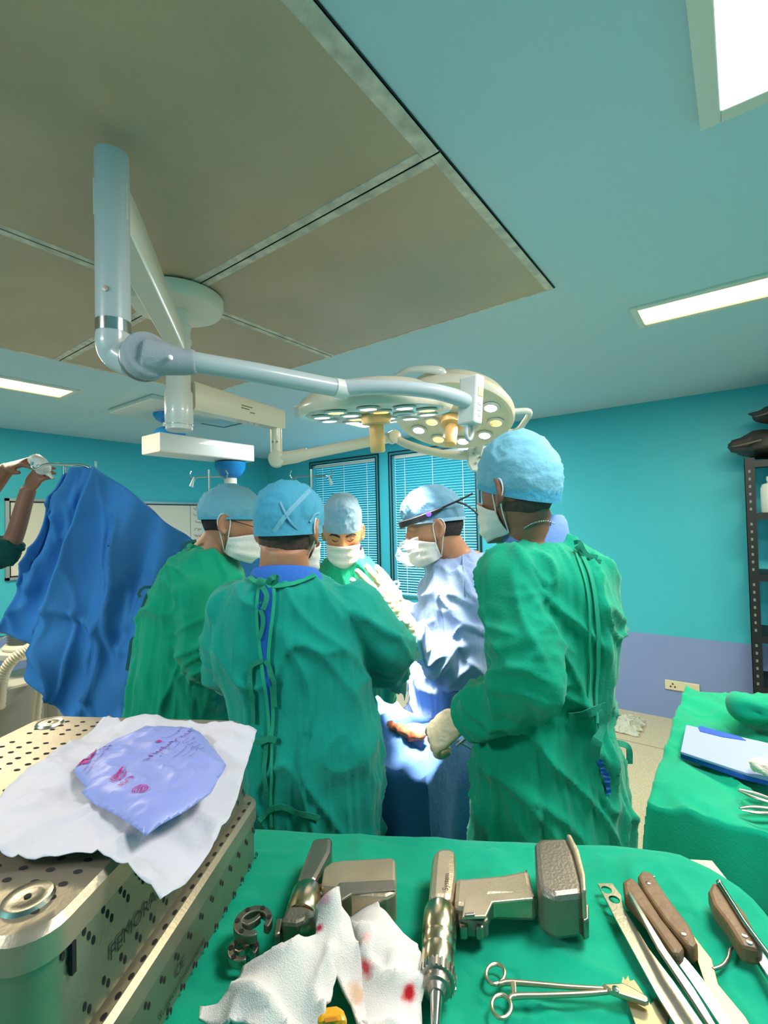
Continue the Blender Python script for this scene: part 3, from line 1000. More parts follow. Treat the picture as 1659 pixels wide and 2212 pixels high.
def head_shape(nn=72, mm=54, nose=1.0):
    R = []
    for i in range(mm + 1):
        th = min(max(math.pi * i / mm, .03), math.pi - .03)
        row = []
        for t in np.linspace(0, 2 * math.pi, nn, endpoint=False):
            x, y, z = math.sin(th) * math.cos(t), math.sin(th) * math.sin(t), math.cos(th)
            X, Y, Z = x * .075, y * .097, z * .117
            if z < -.1:
                k = min(1, (-z - .1) / .9)
                X *= 1 - .30 * k ** 1.2
                if y < 0:
                    Y *= 1 - .5 * k
                else:
                    Y *= 1 - .06 * k
            if z > 0:
                Y -= .008 * z
                X *= 1 + .03 * math.sin(z * 3.1)
            if y > 0:
                fx = X / .075
                Y += nose * .024 * math.exp(-(fx / .17) ** 2) * math.exp(-((z + .22) / .13) ** 2) * (y > .5)
                Y += .011 * math.exp(-(fx / .12) ** 2) * math.exp(-((z + .02) / .16) ** 2) * (y > .5)
                Y -= .011 * math.exp(-((abs(fx) - .42) / .2) ** 2 - ((z - .06) / .11) ** 2)
                Y += .005 * math.exp(-((abs(fx) - .4) / .28) ** 2 - ((z - .2) / .07) ** 2)
                Y += .006 * math.exp(-(fx / .3) ** 2) * math.exp(-((z + .52) / .1) ** 2)
                Y += .011 * math.exp(-(fx / .35) ** 2) * math.exp(-((z + .86) / .12) ** 2)
                Y -= .003 * math.exp(-((abs(fx) - .5) / .2) ** 2 - ((z + .35) / .2) ** 2)
            row.append(np.array([X, Y, Z]))
        R.append(row)
    return MB().rings(R)


HEAD = head_shape()
HEAD_BVH = bvh_of(HEAD.V, HEAD.F)


def head_surf(az, z, off, rad=.2):
    """point on the head shell at azimuth az (0 = face) and height z, local coordinates"""
    d = np.array([math.sin(az), math.cos(az), 0.0])
    o = d * rad + np.array([0, 0, z])
    loc, no, _, _ = HEAD_BVH.ray_cast(Vector(o), Vector(-d))
    if loc is None:
        return d * (.03 + off) + np.array([0, 0, z])
    return np.array(loc) + d * off


def ear_mesh(side):
    mb = MB()
    c = np.array([side * .073, -.012, -.004])
    ax = np.array([nrm([side * .35, -.94, 0]), nrm([0, 0, 1]), nrm([side * .94, .35, 0])])
    mb.ball(c + np.array([side * .006, -.006, 0]), (.017, .031, .007), ax, 16, 10)
    rim = [c + ax[0] * (.016 * math.cos(t)) + ax[1] * (.031 * math.sin(t)) + ax[2] * .011 for t in np.linspace(-2.0, 2.4, 12)]
    mb.tube(catmull(rim, 3), [.004, .0055, .0055, .005, .006], 8)
    mb.ball(c + np.array([side * .004, .004, -.028]), (.009, .006, .011), None, 12, 8)
    return mb


def hand_parts(mb, wrist, d, pn_, side, curl, spread=.1, s=1.0, thumb=.6, rad=1.0):
    """palm and five unequal fingers appended to mb. d: direction of the hand, pn_: back-of-hand normal, side: +1 thumb on the +across side"""
    d, pn_ = nrm(d), nrm(np.asarray(pn_) - nrm(d) * (np.asarray(pn_) @ nrm(d)))
    ac = np.cross(d, pn_) * side
    w = np.asarray(wrist, float)
    R = []
    for t, hw, ht in ((-.03, .028, .022), (0, .028, .021), (.03, .036, .018), (.06, .042, .016), (.085, .042, .014), (.1, .038, .011)):
        c = w + d * t * s
        R.append([c + ac * hw * s * math.cos(a) + pn_ * ht * s * math.sin(a) for a in np.linspace(0, 2 * math.pi, 20, endpoint=False)])
    mb.rings(R)
    curls = curl if hasattr(curl, '__len__') else [curl] * 4
    for i, (off, ln) in enumerate(((.03, .072), (.0105, .08), (-.0105, .074), (-.03, .058))):
        base = w + d * .085 * s + ac * off * s
        ang = 0.0
        dirn = nrm(d + ac * spread * (off / .03))
        p = [base - d * .015 * s, base]
        for seg, part in enumerate((.42, .32, .26)):
            ang += curls[i] * (.9, 1.2, .9)[seg]
            q = dirn * math.cos(ang) - pn_ * math.sin(ang)
            p.append(p[-1] + q * ln * part * s)
        mb.tube(catmull(p, 4), [.0105 * s * rad, .0105 * s * rad, .0098 * s * rad, .009 * s * rad, .0072 * s * rad], 12)
        mb.ball(p[-1], (.0072 * s * rad,) * 3, None, 10, 8)
    tb = w + d * .03 * s + ac * .03 * s
    td = nrm(d * .75 + ac * thumb - pn_ * .45)
    p = [w + d * .01 * s + ac * .015 * s, tb, tb + td * .035 * s, tb + nrm(td + d * .5 - pn_ * .2 * thumb) * .062 * s]
    mb.tube(catmull(p, 4), [.015 * s, .014 * s, .0115 * s, .0085 * s], 12)
    mb.ball(p[-1], (.0085 * s,) * 3, None, 10, 8)


def arm_path(a):
    return catmull([np.array(a[0][:3]), np.array(a[1][:3]), np.array(a[2][:3])], 10)


def wrinkle(V, N, rings_c, arms, amp, seed, cx):
    """cloth folds: long vertical folds on the body, ring folds on the sleeves"""
    P = V + seed * 3.17
    sk = np.clip((rings_c - V[:, 2]) / .35, 0, 1)                 # more folds in the skirt
    warp = pn(P * 3.0) * .35
    ang = np.arctan2(V[:, 1] - cx[1], V[:, 0] - cx[0])
    vert = pn(np.column_stack([np.cos(ang) * 5.0 + warp, np.sin(ang) * 5.0, P[:, 2] * .9])) * (.2 + 1.0 * sk)
    vert2 = ridge(np.column_stack([np.cos(ang) * 7 + warp * 2, np.sin(ang) * 7, P[:, 2] * 1.6 + seed]), 3) * (.25 + .6 * sk)
    dia = ridge(P @ np.array([[9, 1, 2], [1, 8, 3], [3.2, 2.2, 4]]) * .75 + warp[:, None] * 1.5, 4)
    dia2 = ridge(P @ np.array([[5, 2, 1], [-2, 6, 2], [2.5, -2, 3]]) + warp[:, None] + 4.4, 6)
    out = amp * (.011 * vert + .013 * (vert2 - .2) + .013 * (dia - .3) + .014 * (dia2 - .25) + .003 * pn(P * 16))
    for path, rad, wgt in arms:
        path = np.array(path)
        seg = np.linalg.norm(np.diff(path, axis=0), axis=1)
        s = np.concatenate([[0], np.cumsum(seg)])
        best = np.full(len(V), 9.0)
        sb = np.zeros(len(V))
        for i in range(len(path) - 1):
            a, b = path[i], path[i + 1]
            t = np.clip(((V - a) @ (b - a)) / max(1e-9, (b - a) @ (b - a)), 0, 1)
            dist = np.linalg.norm(V - (a + t[:, None] * (b - a)), axis=1)
            k = dist < best
            best[k], sb[k] = dist[k], (s[i] + t * seg[i])[k]
        on = np.clip(1.6 - best / rad, 0, 1) * np.clip((sb - .04) / .1, 0, 1)
        f = ridge(np.column_stack([sb * 17 + pn(P * 5) * 1.3, V[:, 2] * 5 + V[:, 0] * 4, V[:, 1] * 4 + seed]), 2.5)
        lon = pn(np.column_stack([sb * 5, V[:, 0] * 13, V[:, 1] * 13 + V[:, 2] * 6])) * .004
        out = out * (1 - .6 * on) + on * wgt * amp * (.022 * (f - .35) + .010 * (dia - .3) + lon)
    return out


def make_person(label, head, rings, arms, skin, gown_m, seed, cap=None, cap_m=None, mask=True, hair=None, collar=None, amp=1.0, hands=None,
                gown_vox=.0075, body_vox=.006, gown_label=None, more=None, cuffs=True, neck_r=.058, hem=.32, nose=1.0, sleeves=None, bare=None):
    hc = D(*head['at'])
    A = frame(head['phi'], head['nod'], head.get('tilt', 0))
    hs = head.get('s', 1.0)

    def L2W(v):
        return hc + (np.asarray(v) * hs) @ A

    ring = []
    for (y, xl, xr, d, t) in rings:
        c = D((xl + xr) / 2, y, d)
        ring.append((c, (xr - xl) / 2 * d / FPX, t))
    base = ring[-1][0]
    bx_, by_ = float(np.mean([q[0][0] for q in ring[-3:]])), float(np.mean([q[0][1] for q in ring[-3:]]))
    ring.append((np.array([bx_, by_, hem]), ring[-1][1] * 1.06, ring[-1][2] * 1.05))
    root = empty('person', (bx_, by_, 0), label, 'person')
    cs = catmull([np.concatenate([c, [w, t]]) for c, w, t in ring], 5)

    def torso(scale, z0=None):
        R = []
        for q in cs:
            c, w, t = q[:3], max(.03, q[3] * scale), max(.03, q[4] * scale)
            if z0 is not None and c[2] < z0:
                continue
            row = []
            for a in np.linspace(0, 2 * math.pi, 48, endpoint=False):
                ca, sa = math.cos(a), math.sin(a)
                e = .86
                row.append(c + RGT * w * math.copysign(abs(ca) ** e, ca) + FWD * t * math.copysign(abs(sa) ** e, sa))
            R.append(row)
        return R

    # body: head, ears, neck, trunk, arms, legs fused to one continuous surface
    b = MB()
    hm = head_shape(nose=nose)
    b.add([L2W(v) for v in hm.V], hm.F)
    for s in (-1, 1):
        e = ear_mesh(s)
        b.add([L2W(v) for v in e.V], e.F)
    nk0, nk1 = L2W((0, -.02, -.045)), ring[0][0] + (ring[1][0] - ring[0][0]) * 1.2
    b.tube(catmull([nk0, (nk0 + nk1) / 2 - A[1] * .0, nk1], 6), [neck_r * .96, neck_r, neck_r * 1.12], 28)
    b.rings(torso(.72, .62))
    arms_w = []
    for a in arms:
        j = [np.array(D(*q[:3])) for q in a]
        rr = [q[3] for q in a]
        arms_w.append((j, rr))
        if bare is None:
            b.tube(catmull(j, 8), [rr[0] * .55, rr[1] * .55, .03], 18)
    for s in (-1, 1):
        p = np.array([bx_, by_, 0]) + A[0] * np.array([1, 1, 0]) * .075 * s
        b.tube([p + UP * .78, p + UP * .48, p + UP * .06], [.085, .062, .042], 18)
    if bare is not None:
        bare(b)
    V, F = remesh(b, body_vox, 3 if body_vox > .0045 else 2, .5)
    body = mesh_obj('body', V, F, skin, root)
    body_bvh = bvh_of(V, F)
    for s in (-1, 1):
        p = np.array([bx_, by_, 0]) + A[0] * np.array([1, 1, 0]) * .075 * s
        MB().tube([p + UP * .8, p + UP * .45, p + UP * .07], [.082, .074, .068], 22).build('trouser_leg', M_TROU, root)
        fh = nrm(A[1] * np.array([1, 1, 0]))
        R = []
        for t, w_, h_ in ((-.09, .02, .03), (-.07, .036, .06), (0, .04, .075), (.08, .045, .06), (.15, .042, .04), (.18, .02, .02)):
            c = p + fh * t + UP * 0
            R.append([c + np.cross(UP, fh) * w_ * math.cos(q) + UP * (.003 + h_ * (0.5 + .5 * math.sin(q))) for q in np.linspace(0, 2 * math.pi, 18, endpoint=False)])
        MB().rings(R).build('shoe', M_SHOE, root)

    # gown: trunk and sleeves fused, then folded
    g = MB()
    g.rings(torso(1.0))
    aw = []
    for k, (j, rr) in enumerate(arms_w):
        path = catmull(j, 10)
        if sleeves and sleeves[k] < 1:
            path = path[:max(4, int(len(path) * sleeves[k]))]
        g.tube(path, [rr[0], (rr[0] + rr[1]) / 2, rr[1], (rr[1] + rr[2]) / 2 * 1.05, rr[2]][:5], 28)
        g.ball(j[0], (rr[0] * 1.02,) * 3, None, 20, 12)
        aw.append((path, rr[1] * 1.05, 1.0))
    for pts_, rr_ in (more or []):
        g.tube(catmull([D(*q) for q in pts_], 6), rr_, 20)
    V, F = remesh(g, gown_vox, 4, .6)
    N = vnormals(V, F)
    V = V + N * wrinkle(V, N, ring[len(ring) // 2][0][2], aw, amp, seed, (bx_, by_))[:, None]
    gown = mesh_obj('gown', V, F, gown_m, root, label=gown_label)
    gb = bvh_of(V, F)

    if collar:
        cr, cm = collar
        R = []
        c_ = ring[0][0]
        for k, (sc, dz) in enumerate(((1.0, -.05), (1.0, -.015), (.94, .018), (.86, .03), (.84, .02))):
            R.append([c_ + RGT * cr[0] * sc * math.cos(a) + FWD * cr[1] * sc * math.sin(a) + UP * (dz + (cr[4] if len(cr) > 4 else 0) + cr[2] * math.sin(a) + cr[3] * math.cos(a)) for a in np.linspace(0, 2 * math.pi, 40, endpoint=False)])
        MB().rings(R, cap=False).build('scrub_collar', cm, root)

    if cap:
        # puffy bowl from the elastic band up to the crown
        R = []
        fz, bz, hgt, bulge, back, pk = cap['front'], cap['back'], cap['top'], cap.get('bulge', .12), cap.get('lean', 0), cap.get('square', 2.2)
        na, nt = 96, 26
        rs = np.random.RandomState(seed)
        ph = rs.rand(6) * 6.28
        for i in range(nt + 1):
            t = i / nt
            row = []
            for a in np.linspace(0, 2 * math.pi, na, endpoint=False):
                zb = (fz + bz) / 2 + (fz - bz) / 2 * math.cos(a)
                # a = 0 at the face
                pr = (1 - t ** pk) ** (1 / pk) if t < 1 else 0.004
                bl = 1 + bulge * math.sin(min(1, t * 1.15) * math.pi) ** .8 * (1 + .35 * (1 - math.cos(a)) / 2 * cap.get('bag', 1))
                pl_ = 1 + .02 * (1 - t) ** 1.5 * math.sin(a * 26 + 2 * math.sin(a * 5 + ph[0])) * cap.get('pleat', 1)
                x = .079 * pr * bl * pl_ * math.sin(a)
                y = .101 * pr * bl * pl_ * math.cos(a) - .006 + back * t
                z = zb + (hgt - zb) * t
                row.append(np.array([x, y, z]))
            R.append(row)
        mb = MB().rings(R, cap=True)
        V = np.array([L2W(v) for v in mb.V])
        n_ = vnormals(V, [f for f in mb.F if len(f) == 4])
        loc = np.array(mb.V)
        cr = .0035 * pn(loc * 22 + seed) + .004 * ridge(loc * np.array([20, 20, 26]) + seed, 4)
        fade = np.clip((loc[:, 2] - min(fz, bz)) / .05, .3, 1)
        V = V + n_ * (cr * fade * cap.get('crease', 1))[:, None] * np.sign((n_ * (V - hc)).sum(1))[:, None]
        co = mesh_obj('surgical_cap', V, [f for f in mb.F if len(f) == 4] + [mb.F[-1]], cap_m, root)
        bd = [L2W((.0815 * math.sin(a), .1035 * math.cos(a) - .006, (fz + bz) / 2 + (fz - bz) / 2 * math.cos(a) + .006)) for a in np.linspace(0, 2 * math.pi, 64, endpoint=False)]
        nb = [nrm(np.array(p) - hc) for p in bd]
        MB_ = ribbon(bd + [bd[0]], nb + [nb[0]], cap.get('band', .016), .004)
        if cap.get('band', .016) > 0:
            MB_.build('cap_band', cap.get('bm', M_BAND), co)

    if mask:
        R = []
        na, nz = 34, 16
        amax = math.radians(mask.get('az', 82) if isinstance(mask, dict) else 82)
        grid = np.zeros((na, nz, 3))
        for i in range(na):
            az = -amax + 2 * amax * i / (na - 1)
            ca = math.cos(az * .9)
            ztop = -.05 + .038 * max(0, ca) ** 2
            zbot = -.085 - .036 * max(0, ca) ** .7
            for j in range(nz):
                t = j / (nz - 1)
                z = ztop + (zbot - ztop) * t
                p = head_surf(az, max(z, -.102), .007 + .004 * math.sin(t * math.pi))
                d_ = np.array([math.sin(az), math.cos(az), 0])
                rr = p @ d_
                rmin = .088 + .030 * max(0, math.cos(az)) ** 6 - .018 * max(0, t - .75) / .25
                if abs(az) < 1.1:
                    rr = max(rr, rmin * (1.0 if abs(az) < .8 else .93))
                rr += .0016 * math.sin(t * 6 * math.pi) * max(0, ca)
                grid[i, j] = d_ * rr + np.array([0, 0, z])
        for _ in range(2):
            g2 = grid.copy()
            g2[1:-1] = (grid[:-2] + 2 * grid[1:-1] + grid[2:]) / 4
            grid = g2
        V = [L2W(grid[i, j]) for i in range(na) for j in range(nz)]
        F = [(i * nz + j, (i + 1) * nz + j, (i + 1) * nz + j + 1, i * nz + j + 1) for i in range(na - 1) for j in range(nz - 1)]
        mk = mesh_obj('face_mask', V, F, mask.get('mat', M_MASK) if isinstance(mask, dict) else M_MASK, root)
        q = mk.modifiers.new('t', 'SOLIDIFY')
        q.thickness = .002
        for s in (0, na - 1):
            sg = -1 if s == 0 else 1
            p0, p1 = grid[s, 0], grid[s, nz - 1]
            pts = [p0, np.array([sg * .080, .004, .012]), np.array([sg * .084, -.024, .026]), np.array([sg * .086, -.034, .0]), np.array([sg * .080, -.018, -.036]), p1]
            MB().tube(catmull([L2W(p) for p in pts], 5), .0017, 6).build('ear_loop', M_LOOP, mk)

    if hair:
        z0, z1, a0, hm_ = hair
        na, nz = 44, 10
        V, F = [], []
        for i in range(na):
            az = a0 + (2 * math.pi - 2 * a0) * i / (na - 1)
            side = abs(math.sin(az))
            for j in range(nz):
                z = z0 + (z1 - z0) * j / (nz - 1) + .02 * side * (1 - j / (nz - 1))
                V.append(L2W(head_surf(az, z, .0035 if 0 < j else .0005)))
        F = [(i * nz + j, (i + 1) * nz + j, (i + 1) * nz + j + 1, i * nz + j + 1) for i in range(na - 1) for j in range(nz - 1)]
        mesh_obj('hair', V, F, hm_, root)

    # gloves
    for k, (j, rr) in enumerate(arms_w):
        if bare is not None:
            continue
        h = (hands or {}).get(k, {})
        d_ = nrm(h.get('dir', j[2] - j[1]))
        m_ = MB()
        hand_parts(m_, j[2] + d_ * (.02 + h.get('ext', 0)), d_, h.get('back', UP), h.get('side', 1), h.get('curl', .45), h.get('spread', .1), h.get('s', 1.0), h.get('thumb', .6), h.get('rad', 1.0))
        m_.tube([j[2] - d_ * .05, j[2] - d_ * .02, j[2] + d_ * (.03 + h.get('ext', 0))], [.04, .037, .031], 18)
        V, F = remesh(m_, .0032, 3, .5)
        N = vnormals(V, F)
        V = V + N * (.0016 * pn(V * 60) + .001 * ridge(V * 90, 3))[:, None]
        mesh_obj('glove', V, F, M_GLOVE, root)
        if cuffs:
            MB().tube([j[2] - d_ * .062, j[2] - d_ * .05, j[2] - d_ * .035], [rr[2] * .98, rr[2] * 1.03, .041], 24).build('cuff', M_CUFF, root)
    return dict(root=root, hc=hc, A=A, L2W=L2W, gb=gb, bb=body_bvh, gown=gown, arms=arms_w, ring=ring, V=V)


def add_ribbon(p, px, width, m=None, name='tie', off=.006, target='gb', parent=None):
    r = surf_ribbon(p[target], px, width, off)
    if r is not None:
        return r.build(name, m or M_TIE, parent or p['gown'], smooth=True)


def free_ribbon(p, pts, width, m=None, name='tie', nor=None):
    path = catmull([D(*q) for q in pts], 6)
    return ribbon(path, [(-FWD + UP * .05) if nor is None else nor] * len(path), width, .002).build(name, m or M_TIE, p['gown'])


# --- man at the right, seen from behind, hand on the drape
P1 = make_person('nearest man at right in green gown seen from behind, gloved hand on the drape',
    dict(at=(1116, 1062, 1.22), phi=-34, nod=5, s=1.03),
    [(1158, 1110, 1200, 1.24, .07), (1180, 1070, 1248, 1.23, .11), (1225, 1048, 1298, 1.22, .145), (1300, 1050, 1322, 1.22, .16), (1400, 1056, 1327, 1.22, .16),
     (1500, 1062, 1305, 1.22, .155), (1540, 1048, 1300, 1.22, .155), (1640, 1027, 1333, 1.22, .165), (1740, 1024, 1348, 1.22, .175), (1840, 1029, 1354, 1.22, .18)],
    [[(1098, 1250, 1.15, .078), (1132, 1478, 1.06, .076), (1012, 1545, 1.24, .05)], [(1245, 1250, 1.38, .075), (1250, 1450, 1.5, .07), (1140, 1540, 1.5, .05)]],
    M_SKIN1, M_GOWN, 1, cap=dict(front=.035, back=-.035, top=.150, bulge=.10, lean=-.012, square=2.3, band=.03, bm=M_CAPB, pleat=.45), cap_m=M_CAP,
    hair=(-.07, -.03, 1.7, M_STUBBLE), collar=((.085, .08, -.02, .012), M_SCRUBL), amp=1.15,
    hands={0: dict(dir=-RGT * .8 - UP * .6 + FWD * .25, back=-RGT * .5 + UP * .6 - FWD * .5, side=1, curl=[.75, .8, .85, .9], s=1.05, thumb=.5)})
# --- man in the middle with his back to the viewer
P2 = make_person('man in teal green gown in the middle with his back turned, blue tied cap',
    dict(at=(626, 1146, 1.28), phi=16, nod=10, s=1.0),
    [(1238, 560, 676, 1.27, .075), (1262, 505, 722, 1.27, .11), (1305, 475, 765, 1.28, .14), (1400, 466, 790, 1.28, .155), (1500, 492, 803, 1.28, .155),
     (1600, 508, 825, 1.27, .16), (1700, 512, 830, 1.26, .165), (1800, 518, 822, 1.26, .17)],
    [[(505, 1318, 1.29, .08), (500, 1440, 1.34, .075), (590, 1490, 1.55, .045)], [(768, 1322, 1.29, .082), (842, 1415, 1.31, .062), (800, 1440, 1.56, .045)]],
    M_SKIN2, M_GOWN2, 2, cap=dict(front=.02, back=-.022, top=.128, bulge=.085, lean=-.004, square=3.0, band=.03, bm=M_CAPB, pleat=.5), cap_m=M_CAPB,
    more=[([(800, 1445, 1.36), (838, 1462, 1.38), (868, 1500, 1.40)], [.05, .045, .012]), ([(862, 1425, 1.36), (872, 1470, 1.4), (874, 1515, 1.42)], [.03, .02, .008])],
    hair=(-.075, -.02, 1.8, M_STUBBLE), collar=((.098, .09, -.02, 0.0, -.022), M_SCRUB), amp=.85, neck_r=.064)
# --- man at the left in profile with glasses
P3 = make_person('man in green gown with glasses in profile, beside the blue screen drape',
    dict(at=(500, 1130, 1.70), phi=80, nod=14, s=1.02),
    [(1185, 405, 486, 1.70, .075), (1212, 366, 508, 1.70, .115), (1260, 335, 530, 1.70, .15), (1320, 314, 545, 1.70, .165), (1420, 299, 530, 1.70, .17),
     (1500, 284, 512, 1.70, .17), (1540, 276, 505, 1.70, .17), (1700, 270, 505, 1.70, .175)],
    [[(425, 1282, 1.60, .08), (452, 1425, 1.55, .075), (570, 1450, 1.70, .045)], [(470, 1270, 1.82, .075), (540, 1390, 1.88, .07), (660, 1440, 1.84, .045)]],
    M_SKIN2, M_GOWN, 3, cap=dict(front=.035, back=-.012, top=.135, bulge=.12, lean=-.012, square=2.2, band=.014, bm=M_CAPB), cap_m=M_CAP,
    hair=(-.05, 0.0, 1.72, M_HAIR), collar=((.066, .07, 0, -.02, -.02), M_GOWN), amp=1.0)
# --- man at the back facing the viewer
P4 = make_person('man in bright green gown at the back, facing the viewer and looking down',
    dict(at=(741, 1150, 1.98), phi=176, nod=22, s=.98),
    [(1200, 712, 785, 2.03, .07), (1222, 690, 818, 2.03, .10), (1258, 674, 846, 2.03, .12), (1330, 668, 852, 2.03, .13), (1500, 668, 852, 2.03, .13), (1800, 668, 852, 2.03, .135)],
    [[(822, 1272, 2.02, .07), (852, 1370, 1.95, .06), (800, 1420, 1.80, .045)], [(696, 1268, 2.02, .07), (680, 1380, 1.95, .06), (735, 1440, 1.82, .045)]],
    M_SKIN3, M_GOWN, 4, cap=dict(front=.032, back=0.0, top=.155, bulge=.0, square=3.2, band=.0, lean=-.02, bag=0, pleat=0), cap_m=M_CAPL,
    collar=((.078, .07, .02, 0), M_SCRUBL), amp=1.0, body_vox=.0042, cuffs=False)
# --- man in pale disposable gown with head camera
P5 = make_person('man in pale blue-white gown in profile, wearing a head-mounted camera, hand raised',
    dict(at=(940, 1140, 1.74), phi=-84, nod=14, s=1.03),
    [(1190, 962, 1046, 1.76, .07), (1214, 928, 1062, 1.76, .11), (1260, 907, 1076, 1.76, .14), (1330, 895, 1080, 1.76, .155), (1420, 890, 1076, 1.76, .16),
     (1500, 882, 1070, 1.76, .16), (1560, 880, 1070, 1.76, .165), (1800, 880, 1075, 1.76, .17)],
    [[(1012, 1270, 1.63, .08), (1000, 1446, 1.56, .076), (893, 1374, 1.54, .047)], [(985, 1262, 1.88, .075), (945, 1335, 1.88, .06), (835, 1308, 1.80, .05)]],
    M_SKIN2, M_GOWNW, 5, cap=dict(front=.035, back=.0, top=.150, bulge=.07, square=2.8, band=.012, bm=M_CAPL, lean=.006, pleat=.4), cap_m=M_CAPG,
    hair=(-.055, 0.01, 1.75, M_HAIR), amp=1.25,
    hands={0: dict(ext=.05, dir=D(772, 1208, 1.50) - D(893, 1374, 1.54), back=-FWD * .8 + RGT * .4, side=-1, curl=[.12, .1, .14, .22], s=1.25, thumb=.7, spread=.12),
           1: dict(dir=-RGT - UP * .1, back=UP, curl=.5)})


# ------------------------------------------------------------------ details of the people
def slit(p, left, right, m, name='scrub_top_slit'):
    """strip of the scrub top seen between the open gown edges, laid on the back of the gown"""
    n = 26
    L_ = catmull([np.array([*q, 0]) for q in left], 8)
    R_ = catmull([np.array([*q, 0]) for q in right], 8)
    ts = np.linspace(0, 1, n)
    li = [L_[int(round(t * (len(L_) - 1)))] for t in ts]
    ri = [R_[int(round(t * (len(R_) - 1)))] for t in ts]
    V = []
    for a, b in zip(li, ri):
        for k in (0, .5, 1):
            q = a + (b - a) * k
            h = hit(p['gb'], q[0], q[1], .006)
            V.append(h[0] if h else D(q[0], q[1], 1.3))
    F = [(i * 3 + j, i * 3 + j + 1, i * 3 + j + 4, i * 3 + j + 3) for i in range(n - 1) for j in range(2)]
    mesh_obj(name, V, F, m, p['gown'])


# middle man: open back with blue scrubs, gown edges, neck binding and tapes
sl_l = [(562, 1262), (558, 1310), (560, 1370), (566, 1424), (572, 1480), (580, 1540), (584, 1588)]
sl_r = [(590, 1262), (591, 1310), (585, 1370), (580, 1424), (587, 1480), (592, 1540), (589, 1588)]
slit(P2, sl_l, sl_r, mat('shadow blue scrub cotton', (28, 84, 160), rough=.85, spec=.15))
add_ribbon(P2, sl_l, .008, M_SEAM, 'gown_edge', .006)
add_ribbon(P2, sl_r, .008, M_SEAM, 'gown_edge', .006)
add_ribbon(P2, [(589, 1590), (588, 1660), (586, 1720), (588, 1785)], .006, M_SEAM, 'gown_edge', .005)
add_ribbon(P2, [(540, 1250), (562, 1264), (600, 1268), (640, 1262), (680, 1246)], .012, M_SEAM, 'neck_binding', .006)
add_ribbon(P2, [(568, 1262), (575, 1285), (567, 1315)], .012, M_TIE, 'tie', .010)
add_ribbon(P2, [(562, 1315), (570, 1340), (562, 1380)], .010, M_TIE, 'tie', .009)
add_ribbon(P2, [(568, 1426), (548, 1436), (543, 1460), (546, 1500), (552, 1560)], .010, M_TIE, 'tie', .008)
add_ribbon(P2, [(572, 1426), (584, 1440), (592, 1470), (596, 1525)], .010, M_TIE, 'tie', .008)
add_ribbon(P2, [(560, 1600), (585, 1592), (605, 1598)], .014, M_TIE, 'tie', .012)
add_ribbon(P2, [(578, 1600), (574, 1640), (577, 1720)], .010, M_TIE, 'tie', .008)
add_ribbon(P2, [(560, 1770), (585, 1748), (612, 1740), (640, 1752), (690, 1765)], .012, M_TIE, 'tie', .007)
kn_ = hit(P2['gb'], 572, 1264, .012)
if kn_:
    MB().ball(kn_[0], (.014, .01, .012)).build('knot', M_TIE, P2['gown'])
free_ribbon(P2, [(578, 1262, 1.11), (585, 1250, 1.10), (597, 1246, 1.11), (596, 1256, 1.11), (584, 1263, 1.11)], .012)
# tapes of the cap crossing at the back
for px in (((585, 1158), (620, 1110), (668, 1060)), ((606, 1085), (622, 1120), (650, 1150), (668, 1158)), ((668, 1128), (676, 1112), (688, 1108))):
    capo = [o for o in P2['root'].children if o.name.startswith('surgical_cap')][0]
    cme = capo.data
    cv = [np.array(v.co) + np.array(P2['root'].location) for v in cme.vertices]
    cb_ = bvh_of(cv, [tuple(q.vertices) for q in cme.polygons])
    r_ = surf_ribbon(cb_, list(px), .011 if px[0][0] < 600 else .005, .003)
    if r_:
        r_.build('cap_tape', M_CAP, capo)

# right man: open back edges, tapes, waist belt and chain
add_ribbon(P1, [(1252, 1188), (1275, 1250), (1288, 1330), (1290, 1420), (1282, 1500), (1286, 1560)], .009, M_SEAM, 'gown_edge', .006)
add_ribbon(P1, [(1240, 1190), (1262, 1260), (1272, 1340), (1274, 1420), (1268, 1500)], .005, M_SEAM, 'seam', .005)
add_ribbon(P1, [(1225, 1545), (1260, 1540), (1285, 1530), (1300, 1522)], .02, M_TIE, 'belt', .010)
add_ribbon(P1, [(1287, 1530), (1292, 1560), (1290, 1600), (1285, 1635)], .022, M_TIE, 'belt_end', .012)
slit(P1, [(1288, 1636), (1296, 1670), (1306, 1715)], [(1296, 1636), (1312, 1670), (1318, 1712)], M_SCRUB)
dq = 1.2
free_ribbon(P1, [(1300, 1402, dq), (1318, 1412, dq), (1327, 1435, dq), (1318, 1470, dq), (1300, 1500, dq), (1287, 1516, dq)], .012, name='tie')
free_ribbon(P1, [(1290, 1400, dq - .03), (1306, 1425, dq - .04), (1312, 1460, dq - .04), (1296, 1505, dq - .02)], .011, name='tie')
free_ribbon(P1, [(1318, 1607, 1.2), (1340, 1606, 1.19), (1358, 1616, 1.19), (1360, 1650, 1.19)], .015, name='tie', nor=-FWD * .7 + UP * .7)
free_ribbon(P1, [(1240, 1172, 1.13), (1252, 1172, 1.12), (1262, 1190, 1.12), (1280, 1208, 1.12), (1298, 1214, 1.13)], .010, name='tie')
free_ribbon(P1, [(1244, 1180, 1.13), (1262, 1196, 1.12), (1290, 1204, 1.12), (1270, 1200, 1.12)], .010, name='tie')
ch = MB()
for q in catmull([np.array([x, y, 0.]) for x, y in ((1133, 1139), (1146, 1131), (1162, 1126), (1180, 1126), (1196, 1133))], 4):
    h_ = hit(P1['bb'], q[0], q[1], .004)
    if h_:
        ch.ball(h_[0], (.0026, .0026, .0022), None, 8, 6)
if ch.V:
    ch.build('neck_chain', mat('silver chain', (214, 206, 200), rough=.25, metal=1.0), P1['root'])

